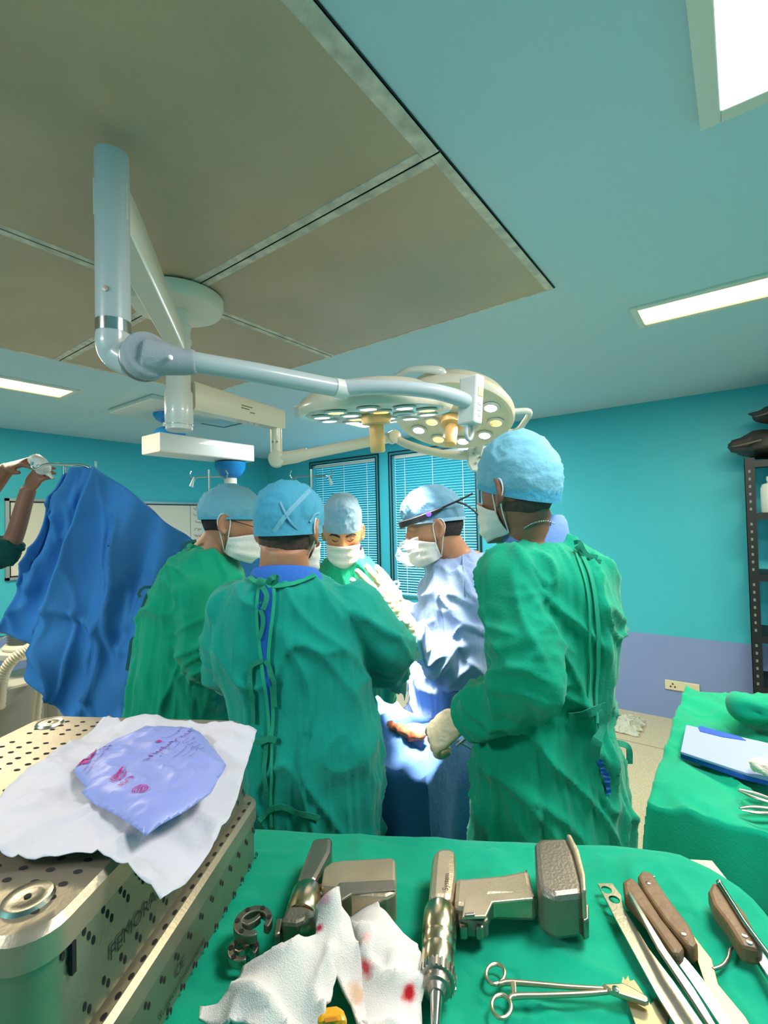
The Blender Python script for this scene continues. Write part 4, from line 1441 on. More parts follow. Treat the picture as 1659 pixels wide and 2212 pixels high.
# left man: back tapes, glasses
for pts in ([(326, 1268, 1.66), (310, 1270, 1.66), (300, 1282, 1.66), (303, 1290, 1.66)], [(322, 1275, 1.66), (312, 1300, 1.66), (303, 1335, 1.66)], [(298, 1378, 1.68), (285, 1382, 1.68), (280, 1410, 1.68), (274, 1448, 1.68)],
            [(424, 1168, 1.62), (405, 1172, 1.62), (392, 1185, 1.62)]):
    free_ribbon(P3, pts, .010, mat('dark green tape', (6, 84, 78), rough=.85))
gl = MB()
for s in (-1, 1):
    ring = [(s * .032 + .024 * math.cos(t), .099 + .004 * math.cos(2 * t), .0 + .016 * math.sin(t)) for t in np.linspace(0, 2 * math.pi, 20)]
    gl.tube([P3['L2W'](q) for q in ring], .0014, 6)
    gl.tube([P3['L2W'](q) for q in ((s * .056, .096, .004), (s * .076, .05, .008), (s * .079, -.006, .012))], .0016, 6)
gl.tube([P3['L2W'](q) for q in ((-.008, .106, .004), (0, .108, .007), (.008, .106, .004))], .0014, 6)
gl.build('glasses', mat('dark spectacle frame', (50, 40, 40), rough=.3), P3['root'])
# face of the man looking down: brows, lashes, cap seam
for s in (-1, 1):
    br = [P4['L2W'](head_surf(s * a, z, .001)) for a, z in ((.13, .020), (.3, .026), (.5, .025), (.66, .016))]
    MB().tube(catmull(br, 4), [.0035, .0048, .0042, .0016], 8).build('eyebrow', M_HAIR, P4['root'])
    ls = [P4['L2W'](head_surf(s * a, z, .0008)) for a, z in ((.2, .003), (.32, -.004), (.46, -.003), (.55, .003))]
    MB().tube(catmull(ls, 4), [.0008, .0018, .0018, .0008], 6).build('eyelashes', M_HAIR, P4['root'])
    ld = MB().ball(P4['L2W'](np.array(head_surf(s * .38, .003, -.006))), (.015, .008, .008), P4['A'], 16, 10).build('eyelid', M_SKIN3, P4['root'])
for o in list(P4['root'].children):
    if o.name.startswith('surgical_cap'):
        cv = [np.array(v.co) + np.array(P4['root'].location) for v in o.data.vertices]
        cb4 = bvh_of(cv, [tuple(q.vertices) for q in o.data.polygons])
        for px in (((735, 1085), (737, 1115), (737, 1145)), ((712, 1110), (724, 1118), (737, 1127)), ((762, 1100), (748, 1116), (737, 1127))):
            r_ = surf_ribbon(cb4, list(px), .006, .003)
            if r_:
                r_.build('cap_seam', M_CAP, o)
        pk_ = [D(735, 1122, 1.86), D(733, 1098, 1.88), D(748, 1083, 1.92), D(764, 1084, 1.95), D(772, 1110, 1.95), D(776, 1132, 1.93)]
        pk2 = [q + FWD * .10 - RGT * .0 for q in pk_]
# head camera of the man in the pale gown
hc5 = P5['L2W']
hb_ = catmull([np.array(q) for q in ((.03, .112, .040), (-.005, .114, .040), (-.05, .104, .040), (-.083, .06, .042), (-.091, .01, .048), (-.09, -.04, .056))], 6)
hn_ = [nrm(np.array([q[0] * 1.6, q[1], 0])) for q in hb_]
ribbon([hc5(q) for q in hb_], [nrm(n_ @ P5['A']) for n_ in hn_], [.026, .028, .026, .022, .018, .010], .012).build('head_camera_band', M_BLACK, P5['root'], bevel=.003)
MB().tube(catmull([hc5(q) for q in ((-.089, .0, .052), (-.09, -.05, .06), (-.086, -.1, .068), (-.07, -.15, .078))], 5), .0035, 8).build('head_camera_rod', M_BLACK, P5['root'])
MB().tube(catmull([hc5(q) for q in ((-.086, -.09, .066), (-.088, -.12, .045), (-.09, -.15, .0), (-.092, -.165, -.05))], 5), .0035, 8).build('head_camera_cable', M_BLACK, P5['root'])
MB().lathe([(.009, 0), (.009, .004), (.006, .005)], hc5((-.099, .008, .05)), -P5['A'][0], 16).build('indicator_light', mat('violet indicator', (90, 60, 255), emit=3.0, erg=(80, 50, 255)), P5['root'])
# clear face shield film crumpled before the mask
sh = MB()
V, F = [], []
rs = np.random.RandomState(11)
for i in range(13):
    for j in range(10):
        az = math.radians(-62 + 124 * i / 12)
        t = j / 9
        rr = .125 + .03 * math.sin(t * 3.0) + rs.randn() * .0035
        V.append(hc5((math.sin(az) * rr * .8, math.cos(az) * rr, -.012 - .10 * t + rs.randn() * .002)))
F = [(i * 10 + j, (i + 1) * 10 + j, (i + 1) * 10 + j + 1, i * 10 + j + 1) for i in range(12) for j in range(9)]
mesh_obj('clear_film', V, F, mat('clear shield film', (235, 240, 240), rough=.08, alpha=.16, spec=.8), P5['root'], False)
add_ribbon(P5, [(1000, 1200), (1002, 1240), (1003, 1290)], .004, M_GOWNW, 'seam', .004)
# purple-white tie ends at the lit sleeve
for pts in ([(812, 1284, 1.73), (828, 1276, 1.72), (842, 1262, 1.72), (858, 1256, 1.72), (862, 1264, 1.72), (846, 1272, 1.72), (832, 1286, 1.72), (822, 1312, 1.72)],):
    free_ribbon(P5, pts, .008, mat('lilac tape', (190, 176, 226), rough=.7))

# --- anaesthetist at the left edge, only raised arms in view
def p6_hands(b):
    w1, w2 = D(18, 1010, 2.20), D(62, 1056, 2.16)
    e1, e2_ = D(-70, 1120, 2.3), D(14, 1190, 2.16)
    s1_, s2_ = D(-185, 1215, 2.36), D(-75, 1225, 2.24)
    b.tube(catmull([s1_, e1, w1], 8), [.05, .04, .03], 20)
    b.tube(catmull([s2_, e2_, w2], 8), [.05, .038, .031], 20)
    hand_parts(b, w1, D(95, 985, 2.16) - w1, UP * .8 - FWD * .5, 1, [.30, .35, .4, .45], .08, 1.05, .5)
    hand_parts(b, w2, D(92, 1012, 2.12) - w2, -RGT * .6 - FWD * .4 - UP * .3, -1, [.45, .5, .55, .6], .08, 1.0, .6)


P6 = make_person('anaesthetist at the left edge with both bare arms raised, holding a bottle',
    dict(at=(-165, 1118, 2.32), phi=60, nod=0, s=1.0),
    [(1195, -205, -130, 2.34, .07), (1215, -240, -95, 2.34, .11), (1250, -255, -72, 2.34, .13), (1330, -260, -70, 2.34, .14), (1500, -258, -75, 2.34, .14), (1700, -262, -70, 2.34, .15)],
    [[(-185, 1228, 2.36, .07), (-70, 1150, 2.32, .07), (0, 1025, 2.24, .05)], [(-85, 1232, 2.24, .072), (12, 1186, 2.16, .062), (58, 1060, 2.16, .05)]],
    M_SKIN1, mat('dark green scrub cotton', (16, 72, 66), rough=.85, bump=.3, bscale=60, spec=.15), 6, cap=dict(front=.035, back=-.02, top=.14, bulge=.1), cap_m=M_CAP, cuffs=False,
    body_vox=.0048, bare=p6_hands, sleeves=[.5, .62], hem=.75)
bt_ = empty('saline_bottle', D(92, 1010, 2.12), 'crumpled white plastic saline bottle held up by the raised hands', 'bottle')
m_ = MB()
ax_ = nrm(D(108, 1040, 2.1) - D(70, 1000, 2.12))
m_.lathe([(.012, -.045), (.028, -.04), (.032, 0), (.032, .03), (.02, .045), (.014, .047)], D(86, 1004, 2.11), ax_, 28)
V = np.array(m_.V)
V += nrm(ax_)[None] * 0 + (pn(V * 28) * .006)[:, None] * vnormals(V, [f for f in m_.F if len(f) == 4])
mesh_obj('bottle_body', V, m_.F, mat('soft white plastic', (214, 218, 214), rough=.35, bump=.2, bscale=60), bt_)
MB().lathe([(.011, 0), (.011, .02), (.007, .022), (.006, .045)], D(86, 1004, 2.11) + ax_ * .045, ax_, 16).build('drip_nozzle', M_WHITE, bt_)

# ------------------------------------------------------------------ blue screen drape on its frame
M_DRAPE = mat('blue non-woven drape', (66, 140, 208), rough=0.7, bump=0.15, bscale=90, spec=0.25, var=.1, vscale=5, transl=.15, wrk=.5, wscale=4)
tc_ = [np.array(D(*q)) for q in ((134, 1030, 2.03), (150, 1014, 2.03), (185, 1008, 2.04), (208, 1013, 2.05), (250, 1040, 2.10), (300, 1076, 2.15), (360, 1126, 2.22), (420, 1170, 2.30), (500, 1205, 2.42), (570, 1206, 2.52), (670, 1215, 2.66))]
bc_ = [np.array(D(*q)) for q in ((30, 1346, 2.02), (40, 1372, 1.98), (66, 1410, 1.95), (78, 1462, 1.93), (108, 1510, 1.92), (150, 1575, 1.93), (230, 1650, 1.98), (320, 1670, 2.08), (420, 1640, 2.22), (540, 1600, 2.4), (680, 1580, 2.6))]
top_, bot_ = catmull(tc_, 14), catmull(bc_, 14)
n_s, n_t = len(top_), 70
V = []
for i in range(n_s):
    s = i / (n_s - 1)
    for j in range(n_t):
        t = j / (n_t - 1)
        p = top_[i] * (1 - t) + bot_[i] * t
        fold = math.sin(s * 46 + 2.2 * math.sin(s * 9)) * .030 * math.sin(math.pi * min(1, t * 1.2 + .1)) ** .7 + math.sin(s * 21 + 1) * .04 * t
        V.append(p - FWD * fold + RGT * .008 * math.sin(s * 30 + t * 3))
V = np.array(V)
V -= FWD[None] * ((pn(V * 5) * .03 + ridge(V * np.array([6, 6, 2]) + 4, 6) * .05 + ridge(V * np.array([11, 11, 2.5]) + 1, 5) * .022))[:, None] * np.clip(np.tile(np.linspace(0, 1, n_t), n_s) * 4, 0, 1)[:, None]
F = [(i * n_t + j, (i + 1) * n_t + j, (i + 1) * n_t + j + 1, i * n_t + j + 1) for i in range(n_s - 1) for j in range(n_t - 1)]
o = mesh_obj('screen_drape', V, F, M_DRAPE, None, label='large blue drape hung as a screen over a bent steel rod at left', cat='drape')
q = o.modifiers.new('t', 'SOLIDIFY')
q.thickness = .0015
fr_ = empty('drape_frame', D(140, 1500, 2.06) * np.array([1, 1, 0]), 'bent steel rod stand that carries the blue screen drape', 'stand')
pt_ = D(139, 1004, 2.06)
MB().tube([np.array([pt_[0], pt_[1], .0]), pt_], .0085, 12).build('upright', M_CHROME, fr_)
MB().tube(catmull([D(70, 998, 2.05), D(69, 1008, 2.05), D(78, 1013, 2.05), D(100, 1003, 2.05), D(139, 1004, 2.05), D(178, 1005, 2.05), D(200, 1014, 2.05), D(206, 1014, 2.05), D(206, 996, 2.05)], 6), .006, 10).build('cross_rod', M_CHROME, fr_)
MB().lathe([(.16, 0), (.16, .012), (.03, .03)], (pt_[0], pt_[1], 0), (0, 0, 1), 24).build('base', M_STEELD, fr_)

# ------------------------------------------------------------------ operating table with draped patient
TX1, TX0, TY0, TY1, TZ = -0.70, -2.75, 1.10, 1.42, 0.93
ot = empty('operating_table', ((TX0 + TX1) / 2, (TY0 + TY1) / 2, 0), 'operating table hidden under the blue patient drape', 'table')
MB().bounds((TX0, TY0 + .03, .76), (TX1 - .03, TY1 - .03, .84)).build('table_top', mat('black mattress', (40, 42, 46), rough=.6), ot, smooth=False, bevel=.02)
MB().bounds((-1.85, 1.17, .1), (-1.55, 1.36, .76)).build('column', M_STEEL, ot, smooth=False, bevel=.02)
MB().bounds((-2.3, 1.1, 0), (-1.1, 1.42, .1)).build('base', M_STEEL, ot, smooth=False, bevel=.03)
M_PDRAPE = mat('pale blue patient drape', (96, 140, 210), rough=.7, bump=.25, bscale=60, spec=.2)
nx, ny = 150, 90
V = []
for i in range(nx):
    s = i / (nx - 1)
    x = TX0 + .1 + (TX1 - TX0 - .1) * min(1, s / .84)
    hang_e = max(0, (s - .84) / .16)
    for j in range(ny):
        t = j / (ny - 1)
        # t in 0..1 across: hang, top, hang
        if t < .28:
            y, hz = TY0, (.28 - t) / .28 * .62
        elif t > .72:
            y, hz = TY1, (t - .72) / .28 * .62
        else:
            y, hz = TY0 + (TY1 - TY0) * (t - .28) / .44, 0
        z = TZ + .06 * math.exp(-((y - 1.27) / .1) ** 2) + .05 * math.exp(-((x + 1.35) / .3) ** 2)
        zz = z - hz
        xx, yy = x, y
        if hang_e > 0:
            xx = TX1 + .03 * math.sin(hang_e * 1.5) + .02 * math.sin(y * 34) * hang_e
            zz = min(zz, z - hang_e * .62)
        if hz > 0:
            yy += (-1 if t < .5 else 1) * (.012 * math.sin(x * 24 + 2 * math.sin(x * 7)) * min(1, hz * 5))
        V.append((xx, yy, zz))
V = np.array(V)
top_m = (V[:, 2] > .85)
V[:, 2] += top_m * (pn(V * 6) * .018 + ridge(V * np.array([9, 7, 3]) + 2, 4) * .022)
F = [(i * ny + j, (i + 1) * ny + j, (i + 1) * ny + j + 1, i * ny + j + 1) for i in range(nx - 1) for j in range(ny - 1)]
o = mesh_obj('patient_drape', V, F, M_PDRAPE, None, label='pale blue sterile drape over the patient, lit by the surgical lamp', cat='drape')
q = o.modifiers.new('t', 'SOLIDIFY')
q.thickness = .002
pd_bvh = bvh_of(V, F)
# draped limb and open wound
limb = [D(818, 1560, 1.66), D(850, 1582, 1.58), D(890, 1598, 1.50), D(930, 1606, 1.44)]
m_ = MB().tube(catmull(limb, 8), [.05, .055, .05, .042], 20)
V_, F_ = np.array(m_.V), m_.F
mesh_obj('draped_limb', V_ + (pn(V_ * 14) * .008)[:, None] * np.array([0, 0, 1]), F_, mat('lilac limb wrap', (150, 158, 214), rough=.7, bump=.2, bscale=60), None, label='patient limb wrapped in lilac stockinette between the surgeons', cat='patient limb')
wd = MB()
wp = [D(838, 1562, 1.50), D(862, 1574, 1.47), D(890, 1586, 1.44), D(915, 1592, 1.41)]
wd.tube(catmull(wp, 8), [.008, .016, .018, .008], 14)
V_ = np.array(wd.V)
V_ += (pn(V_ * 55) * .006)[:, None]
mesh_obj('open_wound', V_, wd.F, mat('raw red tissue', (196, 66, 50), rough=.35, var=.35, vscale=60, rgb2=(232, 140, 90)), None, label='red open wound on the lit limb between the surgeons', cat='wound')
# long instruments lying by the gloved hand
for k, (a, b_) in enumerate((((990, 1600, 1.30), (1040, 1628, 1.27)), ((985, 1612, 1.29), (1010, 1592, 1.30)))):
    tag(MB().tube([D(*a), D(*b_)], .004, 8).build('steel_probe', M_CHROME), ['longer thin steel probe lying by the gloved hand on the drape', 'shorter thin steel probe crossing under the gloved hand'][k], 'instrument')

# ------------------------------------------------------------------ anaesthesia machine at left, kick bucket
am = empty('anaesthesia_machine', D(70, 1500, 3.35) * np.array([1, 1, 0]), 'anaesthesia machine with black bellows and white hoses behind the blue drape', 'medical machine')
bc2 = D(62, 1392, 3.35)
MB().bounds((bc2[0] - .12, bc2[1] - .25, .12), (bc2[0] + .3, bc2[1] + .3, bc2[2] - .18)).build('cabinet', mat('grey machine panel', (178, 178, 166), rough=.4), am, smooth=False, bevel=.02)
for sx in (-.1, .28):
    for sy in (-.22, .27):
        MB().lathe([(.045, 0), (.045, .12)], (bc2[0] + sx, bc2[1] + sy, 0), (0, 0, 1), 14).build('caster', M_BLACK, am)
MB().prism([bc2 + np.array([.22 * math.cos(a), .2 * math.sin(a), -.02]) for a in np.linspace(0, 2 * math.pi, 8, endpoint=False)], UP * -.045).build('bellows_tray', M_WHITE, am, smooth=False, bevel=.008)
MB().lathe([(.14, -.02), (.15, 0), (.13, .02)], bc2, (0, 0, 1), 28).build('bellows_base', M_CREAM, am)
pr_ = []
for k in range(9):
    pr_ += [(.105, .02 + k * .018), (.122, .029 + k * .018)]
MB().lathe(pr_ + [(.105, .19)], bc2, (0, 0, 1), 32).build('bellows', M_BLACK, am)
MB().lathe([(.13, .018), (.13, .24), (.1, .25)], bc2, (0, 0, 1), 32).build('bellows_dome', mat('clear smoky dome', (190, 205, 205), rough=.1, alpha=.25, spec=.8), am)
MB().tube([np.array([bc2[0], bc2[1], .8]), bc2 - UP * .06], .05, 14).build('stem', M_ALU, am)
hs = catmull([D(66, 1398, 3.05), D(40, 1415, 3.0), D(16, 1440, 2.98), D(4, 1475, 2.98), D(-2, 1530, 2.98)], 12)
hr_ = [.03 + .004 * (i % 2) for i in range(len(hs))]
MB().tube(hs, hr_, 14).build('corrugated_hose', M_CREAM, am)
hs = catmull([D(100, 1468, 3.1), D(88, 1476, 3.05), D(84, 1500, 3.05), D(78, 1560, 3.05), D(74, 1640, 3.05)], 10)
MB().tube(hs, [.022 + .003 * (i % 2) for i in range(len(hs))], 12).build('corrugated_hose', M_CREAM, am)
MB().tube([D(-20, 1367, 3.3), D(8, 1366, 3.3), D(20, 1370, 3.3), D(8, 1376, 3.3), D(-20, 1376, 3.3)], .008, 10).build('push_handle', M_CHROME, am)
v0 = D(62, 1426, 3.1)
MB().tube([v0, v0 + RGT * .1], .02, 10).build('valve', mat('dark green valve', (40, 92, 80), rough=.4), am)
MB().ball(D(80, 1460, 3.1), (.02, .02, .025)).build('connector', M_CHROME, am)
gp_ = D(110, 1520, 3.0)
MB().bounds((gp_[0] - .03, gp_[1] - .03, .03), (gp_[0] + .03, gp_[1] + .03, gp_[2] + .12)).build('side_post', mat('grey brown panel', (150, 142, 128), rough=.5), am, smooth=False, bevel=.006)
kb = onz(2, 1556, 0)
kbr = empty('kick_bucket', (kb[0], kb[1], 0), 'round stainless steel bucket on the floor at the left edge', 'bucket')
MB().lathe([(.145, .0), (.15, .012), (.178, .25), (.183, .27), (.186, .3), (.192, .305), (.186, .31), (.176, .30), (.142, .02), (.02, .014)], (kb[0], kb[1], 0), (0, 0, 1), 40).build('bowl', mat('warm stainless', (196, 176, 150), rough=.2, metal=1.0), kbr)
MB().tube([np.array([kb[0], kb[1], .255]) + .181 * np.array([math.cos(a), math.sin(a), 0]) for a in np.linspace(0, 2 * math.pi, 40)], .005, 8).build('rim_bead', M_CHROME, kbr)
eh = np.array([kb[0], kb[1], .26]) + RGT * .185
MB().tube(catmull([eh + UP * .02, eh + RGT * .04 + UP * .02, eh + RGT * .05 - UP * .03, eh + RGT * .02 - UP * .05, eh - UP * .03], 5), .004, 8).build('handle_ring', M_CHROME, kbr)

# ------------------------------------------------------------------ instrument table in front (turned 30 degrees)
E1, E2 = np.array([.866, .5, 0]), np.array([-.5, .866, 0])
TT = 1.04


def uv(u, v, z=TT):
    return E1 * u + E2 * v + UP * z


def touv(p):
    p = np.asarray(p)
    return float(p @ E1), float(p @ E2)


M_CLOTH = mat('green table drape', (0, 152, 116), rough=0.85, bump=0.12, bscale=260, wrk=.5, wscale=7, sheen=.15, spec=.15, var=.06, vscale=5)
U0, U1, V0, V1, CRAD = -1.15, .455, .12, .905, .12
it = empty('instrument_table', uv((U0 + U1) / 2, (V0 + V1) / 2, 0), 'steel instrument trolley under the green cloth in the foreground', 'table')
MB().box(uv((U0 + U1) / 2, (V0 + V1) / 2, TT - .02), ((U1 - U0) / 2 - .01, (V1 - V0) / 2 - .01, .012), (E1, E2, UP)).build('table_top', M_STEEL, it, smooth=False)
for su in (U0 + .06, U1 - .1):
    for sv in (V0 + .06, V1 - .1):
        MB().tube([uv(su, sv, 0.02), uv(su, sv, TT - .03)], .014, 12).build('leg', M_STEEL, it)
# cloth: top with rounded corners and hanging sides
rad = []
nang = 220


def border(inset):
    pts = []
    u0, u1, v0, v1, r = U0 + inset, U1 - inset, V0 + inset, V1 - inset, max(.01, CRAD - inset)
    for cu, cv, a0 in ((u1 - r, v1 - r, 0), (u0 + r, v1 - r, 90), (u0 + r, v0 + r, 180), (u1 - r, v0 + r, 270)):
        for a in np.linspace(a0, a0 + 90, 10):
            pts.append(np.array([cu + r * math.cos(math.radians(a)), cv + r * math.sin(math.radians(a))]))
    pts.append(pts[0])
    seg = np.linalg.norm(np.diff(np.array(pts), axis=0), axis=1)
    s = np.concatenate([[0], np.cumsum(seg)])
    q = np.linspace(0, s[-1], nang, endpoint=False)
    P = np.array(pts)
    return np.column_stack([np.interp(q, s, P[:, 0]), np.interp(q, s, P[:, 1])])


out_b = border(0)
cen = np.array([(U0 + U1) / 2, (V0 + V1) / 2])
R = []
nor_b = np.array([nrm(np.array([*(out_b[(i + 1) % nang] - out_b[i - 1]), 0])) for i in range(nang)])
nor_b = np.column_stack([nor_b[:, 1], -nor_b[:, 0]])
arc = np.arange(nang)
for z, o_, fold in ((TT - .55, .05, 1), (TT - .4, .045, .9), (TT - .25, .035, .75), (TT - .12, .028, .5), (TT - .05, .020, .25), (TT - .02, .012, .1), (TT - .006, .004, 0)):
    f_ = fold * (.022 * np.sin(arc * .42 + 1.6 * np.sin(arc * .13)) + .012 * np.sin(arc * .9))
    q = out_b + nor_b * (o_ + f_)[:, None]
    R.append([uv(a[0], a[1], z) for a in q])
for inset in (.004, .012, .03, .06, .1, .15, .2, .26, .32, .375):
    q = border(inset)
    R.append([uv(a[0], a[1], TT) for a in q])
mb = MB().rings(R, cap=False)
# top as its own fine grid to carry the wrinkles
V = np.array(mb.V)
F = list(mb.F)
gu, gv = np.arange(U0 + .3, U1 - .02, .01), None
CLOTHV = []


def cloth_h(u, v):
    p = np.column_stack([u, v, np.zeros_like(u)])
    return .006 * pn(p * 5.5 + 2) + .0045 * (ridge(p * np.array([6, 9, 1]) + 7, 5)) + .0015 * pn(p * 26)


uvp = np.column_stack([V @ E1, V @ E2])
topm = V[:, 2] > TT - .001
V[topm, 2] += cloth_h(uvp[topm, 0], uvp[topm, 1])
k = np.abs(V[:, 2] - TT) < .06
V[:, 2] += .006 * pn(V * 9) * k * (~topm)
o = mesh_obj('table_cloth', V, F + [list(range(len(V) - nang, len(V)))], M_CLOTH, None, label='green cloth covering the foreground instrument table', cat='cloth')
# finer relief patch of the same cloth in view
nu, nv = 150, 90
gu, gv = np.linspace(-.62, U1 - .03, nu), np.linspace(.36, V1 - .015, nv)
V = []
for a in gu:
    for b in gv:
        V.append((a, b))
V = np.array(V)
dc = np.maximum(0, V - np.array([U1 - CRAD, V1 - CRAD]))
inside = (dc[:, 0] ** 2 + dc[:, 1] ** 2) < (CRAD - .02) ** 2
hh = cloth_h(V[:, 0], V[:, 1]) + .0012 + .0055 * ridge(np.column_stack([V[:, 0] * 7 + 3, V[:, 1] * 4 + V[:, 0] * 3, V[:, 0] * 0]), 7) * np.clip((V[:, 1] - .7) / .1, 0, 1)
edge = np.minimum.reduce([V[:, 0] - gu[0], gu[-1] - V[:, 0], V[:, 1] - gv[0], gv[-1] - V[:, 1]])
hh -= .004 * np.clip(1 - edge / .02, 0, 1)
W = np.array([uv(a, b, TT + h) for (a, b), h in zip(V, hh)])
F = [(i * nv + j, (i + 1) * nv + j, (i + 1) * nv + j + 1, i * nv + j + 1) for i in range(nu - 1) for j in range(nv - 1)]
F = [f for f in F if all(inside[i] for i in f)]
used = sorted({i for f in F for i in f})
mp = {a: i for i, a in enumerate(used)}
me_patch = mesh_obj('cloth_relief', W[used], [[mp[i] for i in f] for f in F], M_CLOTH, o)
TS = TT + .012                     # resting height of things on the cloth

# ------------------------------------------------------------------ two perforated steel boxes
M_BOX = mat('beige anodised steel', (168, 157, 136), rough=.38, metal=.75, bump=.05, bscale=220, var=.1, vscale=9)
M_BOX2 = mat('grey green steel', (140, 142, 120), rough=.4, metal=.75, bump=.05, bscale=220, var=.1, vscale=9)
M_HOLE = mat('dark perforation', (28, 26, 24), rough=.9)
M_PRINT = mat('black stencil ink', (40, 40, 38), rough=.7)
BU0, BU1, BV0, BV1, BZ = -.735, -.343, .372, .82, 1.28


def round_rect(u0, u1, v0, v1, r, z, n=7):
    pts = []
    for cu, cv, a0 in ((u1 - r, v1 - r, 0), (u0 + r, v1 - r, 90), (u0 + r, v0 + r, 180), (u1 - r, v0 + r, 270)):
        for a in np.linspace(a0, a0 + 90, n):
            pts.append(uv(cu + r * math.cos(math.radians(a)), cv + r * math.sin(math.radians(a)), z))
    return pts


def steel_box(name, z0, z1, infl, label, m):
    root = empty(name, uv((BU0 + BU1) / 2, (BV0 + BV1) / 2, z0), label, 'box')
    u0, u1, v0, v1 = BU0 - infl, BU1 + infl, BV0 - infl, BV1 + infl
    R = [round_rect(u0 + .004, u1 - .004, v0 + .004, v1 - .004, .03, z0), round_rect(u0, u1, v0, v1, .032, z0 + .004), round_rect(u0, u1, v0, v1, .032, z1 - .03)]
    MB().rings(R).build('body', M_BOX2, root)
    l_ = .004
    R = [round_rect(u0 - l_, u1 + l_, v0 - l_, v1 + l_, .036, z1 - .03), round_rect(u0 - l_, u1 + l_, v0 - l_, v1 + l_, .036, z1 - .006), round_rect(u0 + .002, u1 - .002, v0 + .002, v1 - .002, .032, z1), round_rect(u0 + .01, u1 - .01, v0 + .01, v1 - .01, .03, z1)]
    lid = MB().rings(R).build('lid', m, root)
    return root, lid, (u0, u1, v0, v1)


UZ0 = 1.148
lowb, lowlid, lr = steel_box('instrument_box', TT + .008, UZ0, .012, 'lower perforated steel instrument box standing on the green cloth', M_BOX)
upb, uplid, ur = steel_box('instrument_box', UZ0 + .001, BZ, 0, 'upper perforated steel instrument box carrying the white wrapper', M_BOX)


def disc(mb, c, n, a, ra, rb, k=12):
    n = nrm(n)
    a = nrm(a)
    b = np.cross(n, a)
    mb.add([np.asarray(c) + a * ra * math.cos(t) + b * rb * math.sin(t) for t in np.linspace(0, 2 * math.pi, k, endpoint=False)], [list(range(k))])


ho = MB()
for v in np.arange(.40, .80, .0165):
    for i, u in enumerate(np.arange(BU0 + .035, BU1 - .02, .03)):
        blk = int((v - .40) / .0165)
        if blk % 7 == 6:
            continue
        disc(ho, uv(u + .002 * (blk % 2), v, BZ + .0004), UP, E1, .0046, .0032)
ho.build('lid_perforations', M_HOLE, uplid, smooth=False, kind='stuff')
sd = MB()
for v in np.arange(.40, .79, .026):
    for k, z in enumerate((1.243, 1.234, 1.225, 1.174, 1.166)):
        disc(sd, uv(ur[1] + .0006, v + .006 * (k % 3), z), E1, UP, .0042, .0024)
sd.build('side_perforations', M_HOLE, upb, smooth=False, kind='stuff')
sd = MB()
for v in np.arange(.38, .8, .03):
    for k, z in enumerate((1.104, 1.098, 1.056, 1.051)):
        disc(sd, uv(lr[1] + .0006, v + .006 * k, z), E1, UP, .004, .0025)
sd.build('side_perforations', M_HOLE, lowb, smooth=False, kind='stuff')
sd = MB()
for v in np.arange(.38, .81, .021):
    disc(sd, uv(ur[1] + .0065, v, UZ0 + .0008), UP, E2, .004, .0026)
sd.build('rim_perforations', M_HOLE, lowlid, smooth=False, kind='stuff')
for (u, v) in ((BU0 + .04, BV1 - .035), (BU1 - .045, BV1 - .035), (BU1 - .045, BV0 + .04), (BU0 + .04, BV0 + .04)):
    dm = MB().lathe([(.022, 0), (.02, .0035), (.015, .002), (.012, .003), (.004, .003)], uv(u, v, BZ), UP, 28).build('corner_boss', M_STEEL, uplid)
    MB().lathe([(.003, 0), (.003, .0008)], uv(u, v, BZ + .003), UP, 10).build('boss_pin', M_HOLE, dm)
text_mesh('FEMORAL CU', .021, uv(ur[1] + .0012, .458, 1.186), E2, UP, M_PRINT, 'stencil_text', upb, .0006)
text_mesh('CE', .018, uv(lr[1] + .0012, .556, 1.080), E2, UP, M_PRINT, 'stencil_text', lowb, .0006)
text_mesh('Surgical Instruments', .013, uv(lr[1] + .0012, .522, 1.064), E2, UP, M_PRINT, 'stencil_text', lowb, .0006)
MB().box(uv(ur[1] + .003, BV0 + .036, BZ - .045), (.002, .0025, .014), (E1, E2, UP)).build('latch_slot', M_HOLE, upb, smooth=False)

# ------------------------------------------------------------------ white wrapper and pouch lying on the upper box
M_WRAP = mat('white wrapping paper', (192, 190, 196), rough=.55, bump=.25, bscale=35, spec=.3)
ZW = BZ + .004


def pxuv(px, z):
    return [touv(onz(x, y, z)) for x, y in px]


wrap_px = [(555, 1576), (540, 1618), (512, 1690), (498, 1722), (450, 1800), (400, 1860), (346, 1906), (318, 1888), (268, 1872), (236, 1864), (200, 1860), (120, 1866), (30, 1874), (4, 1866), (-40, 1840), (-30, 1780), (8, 1720), (16, 1710), (60, 1674), (100, 1654), (150, 1618), (236, 1558), (262, 1572), (300, 1558), (420, 1570)]
wp_uv = pxuv(wrap_px, ZW)
# the outline beyond the lid edge droops a little


def wrap_h(x, y):
    p = np.column_stack([x, y, np.zeros_like(x)])
    h = ZW + .006 + .006 * pn(p * 9) + .007 * ridge(p * np.array([14, 9, 1]) + 3, 6) + .003 * ridge(p * 22 + 11, 5) + .0015 * pn(p * 50)
    over = np.maximum(0, x - (BU1 + .004))
    h = h - over * .35 + .0
    return np.maximum(h, ZW + .0015 - 4 * over)


def uv2w(V):
    return np.array([uv(a, b, c) for a, b, c in V])


wr = sheet('white_wrapper', wp_uv, wrap_h, M_WRAP, step=.0075, thick=.0008, extra=uv2w, label='opened white paper wrapper spread over the upper steel box', cat='wrapper')
M_POUCH = mat('blue cloth seen through clear film', (134, 144, 202), rough=.4, bump=.15, bscale=45)
pouch_px = [(186, 1690), (176, 1700), (210, 1725), (262, 1752), (315, 1790), (345, 1768), (398, 1738), (455, 1700), (482, 1652), (488, 1640), (448, 1590), (432, 1572), (380, 1564), (312, 1560), (262, 1588), (232, 1598), (170, 1636), (160, 1655)]
pz = ZW + .016


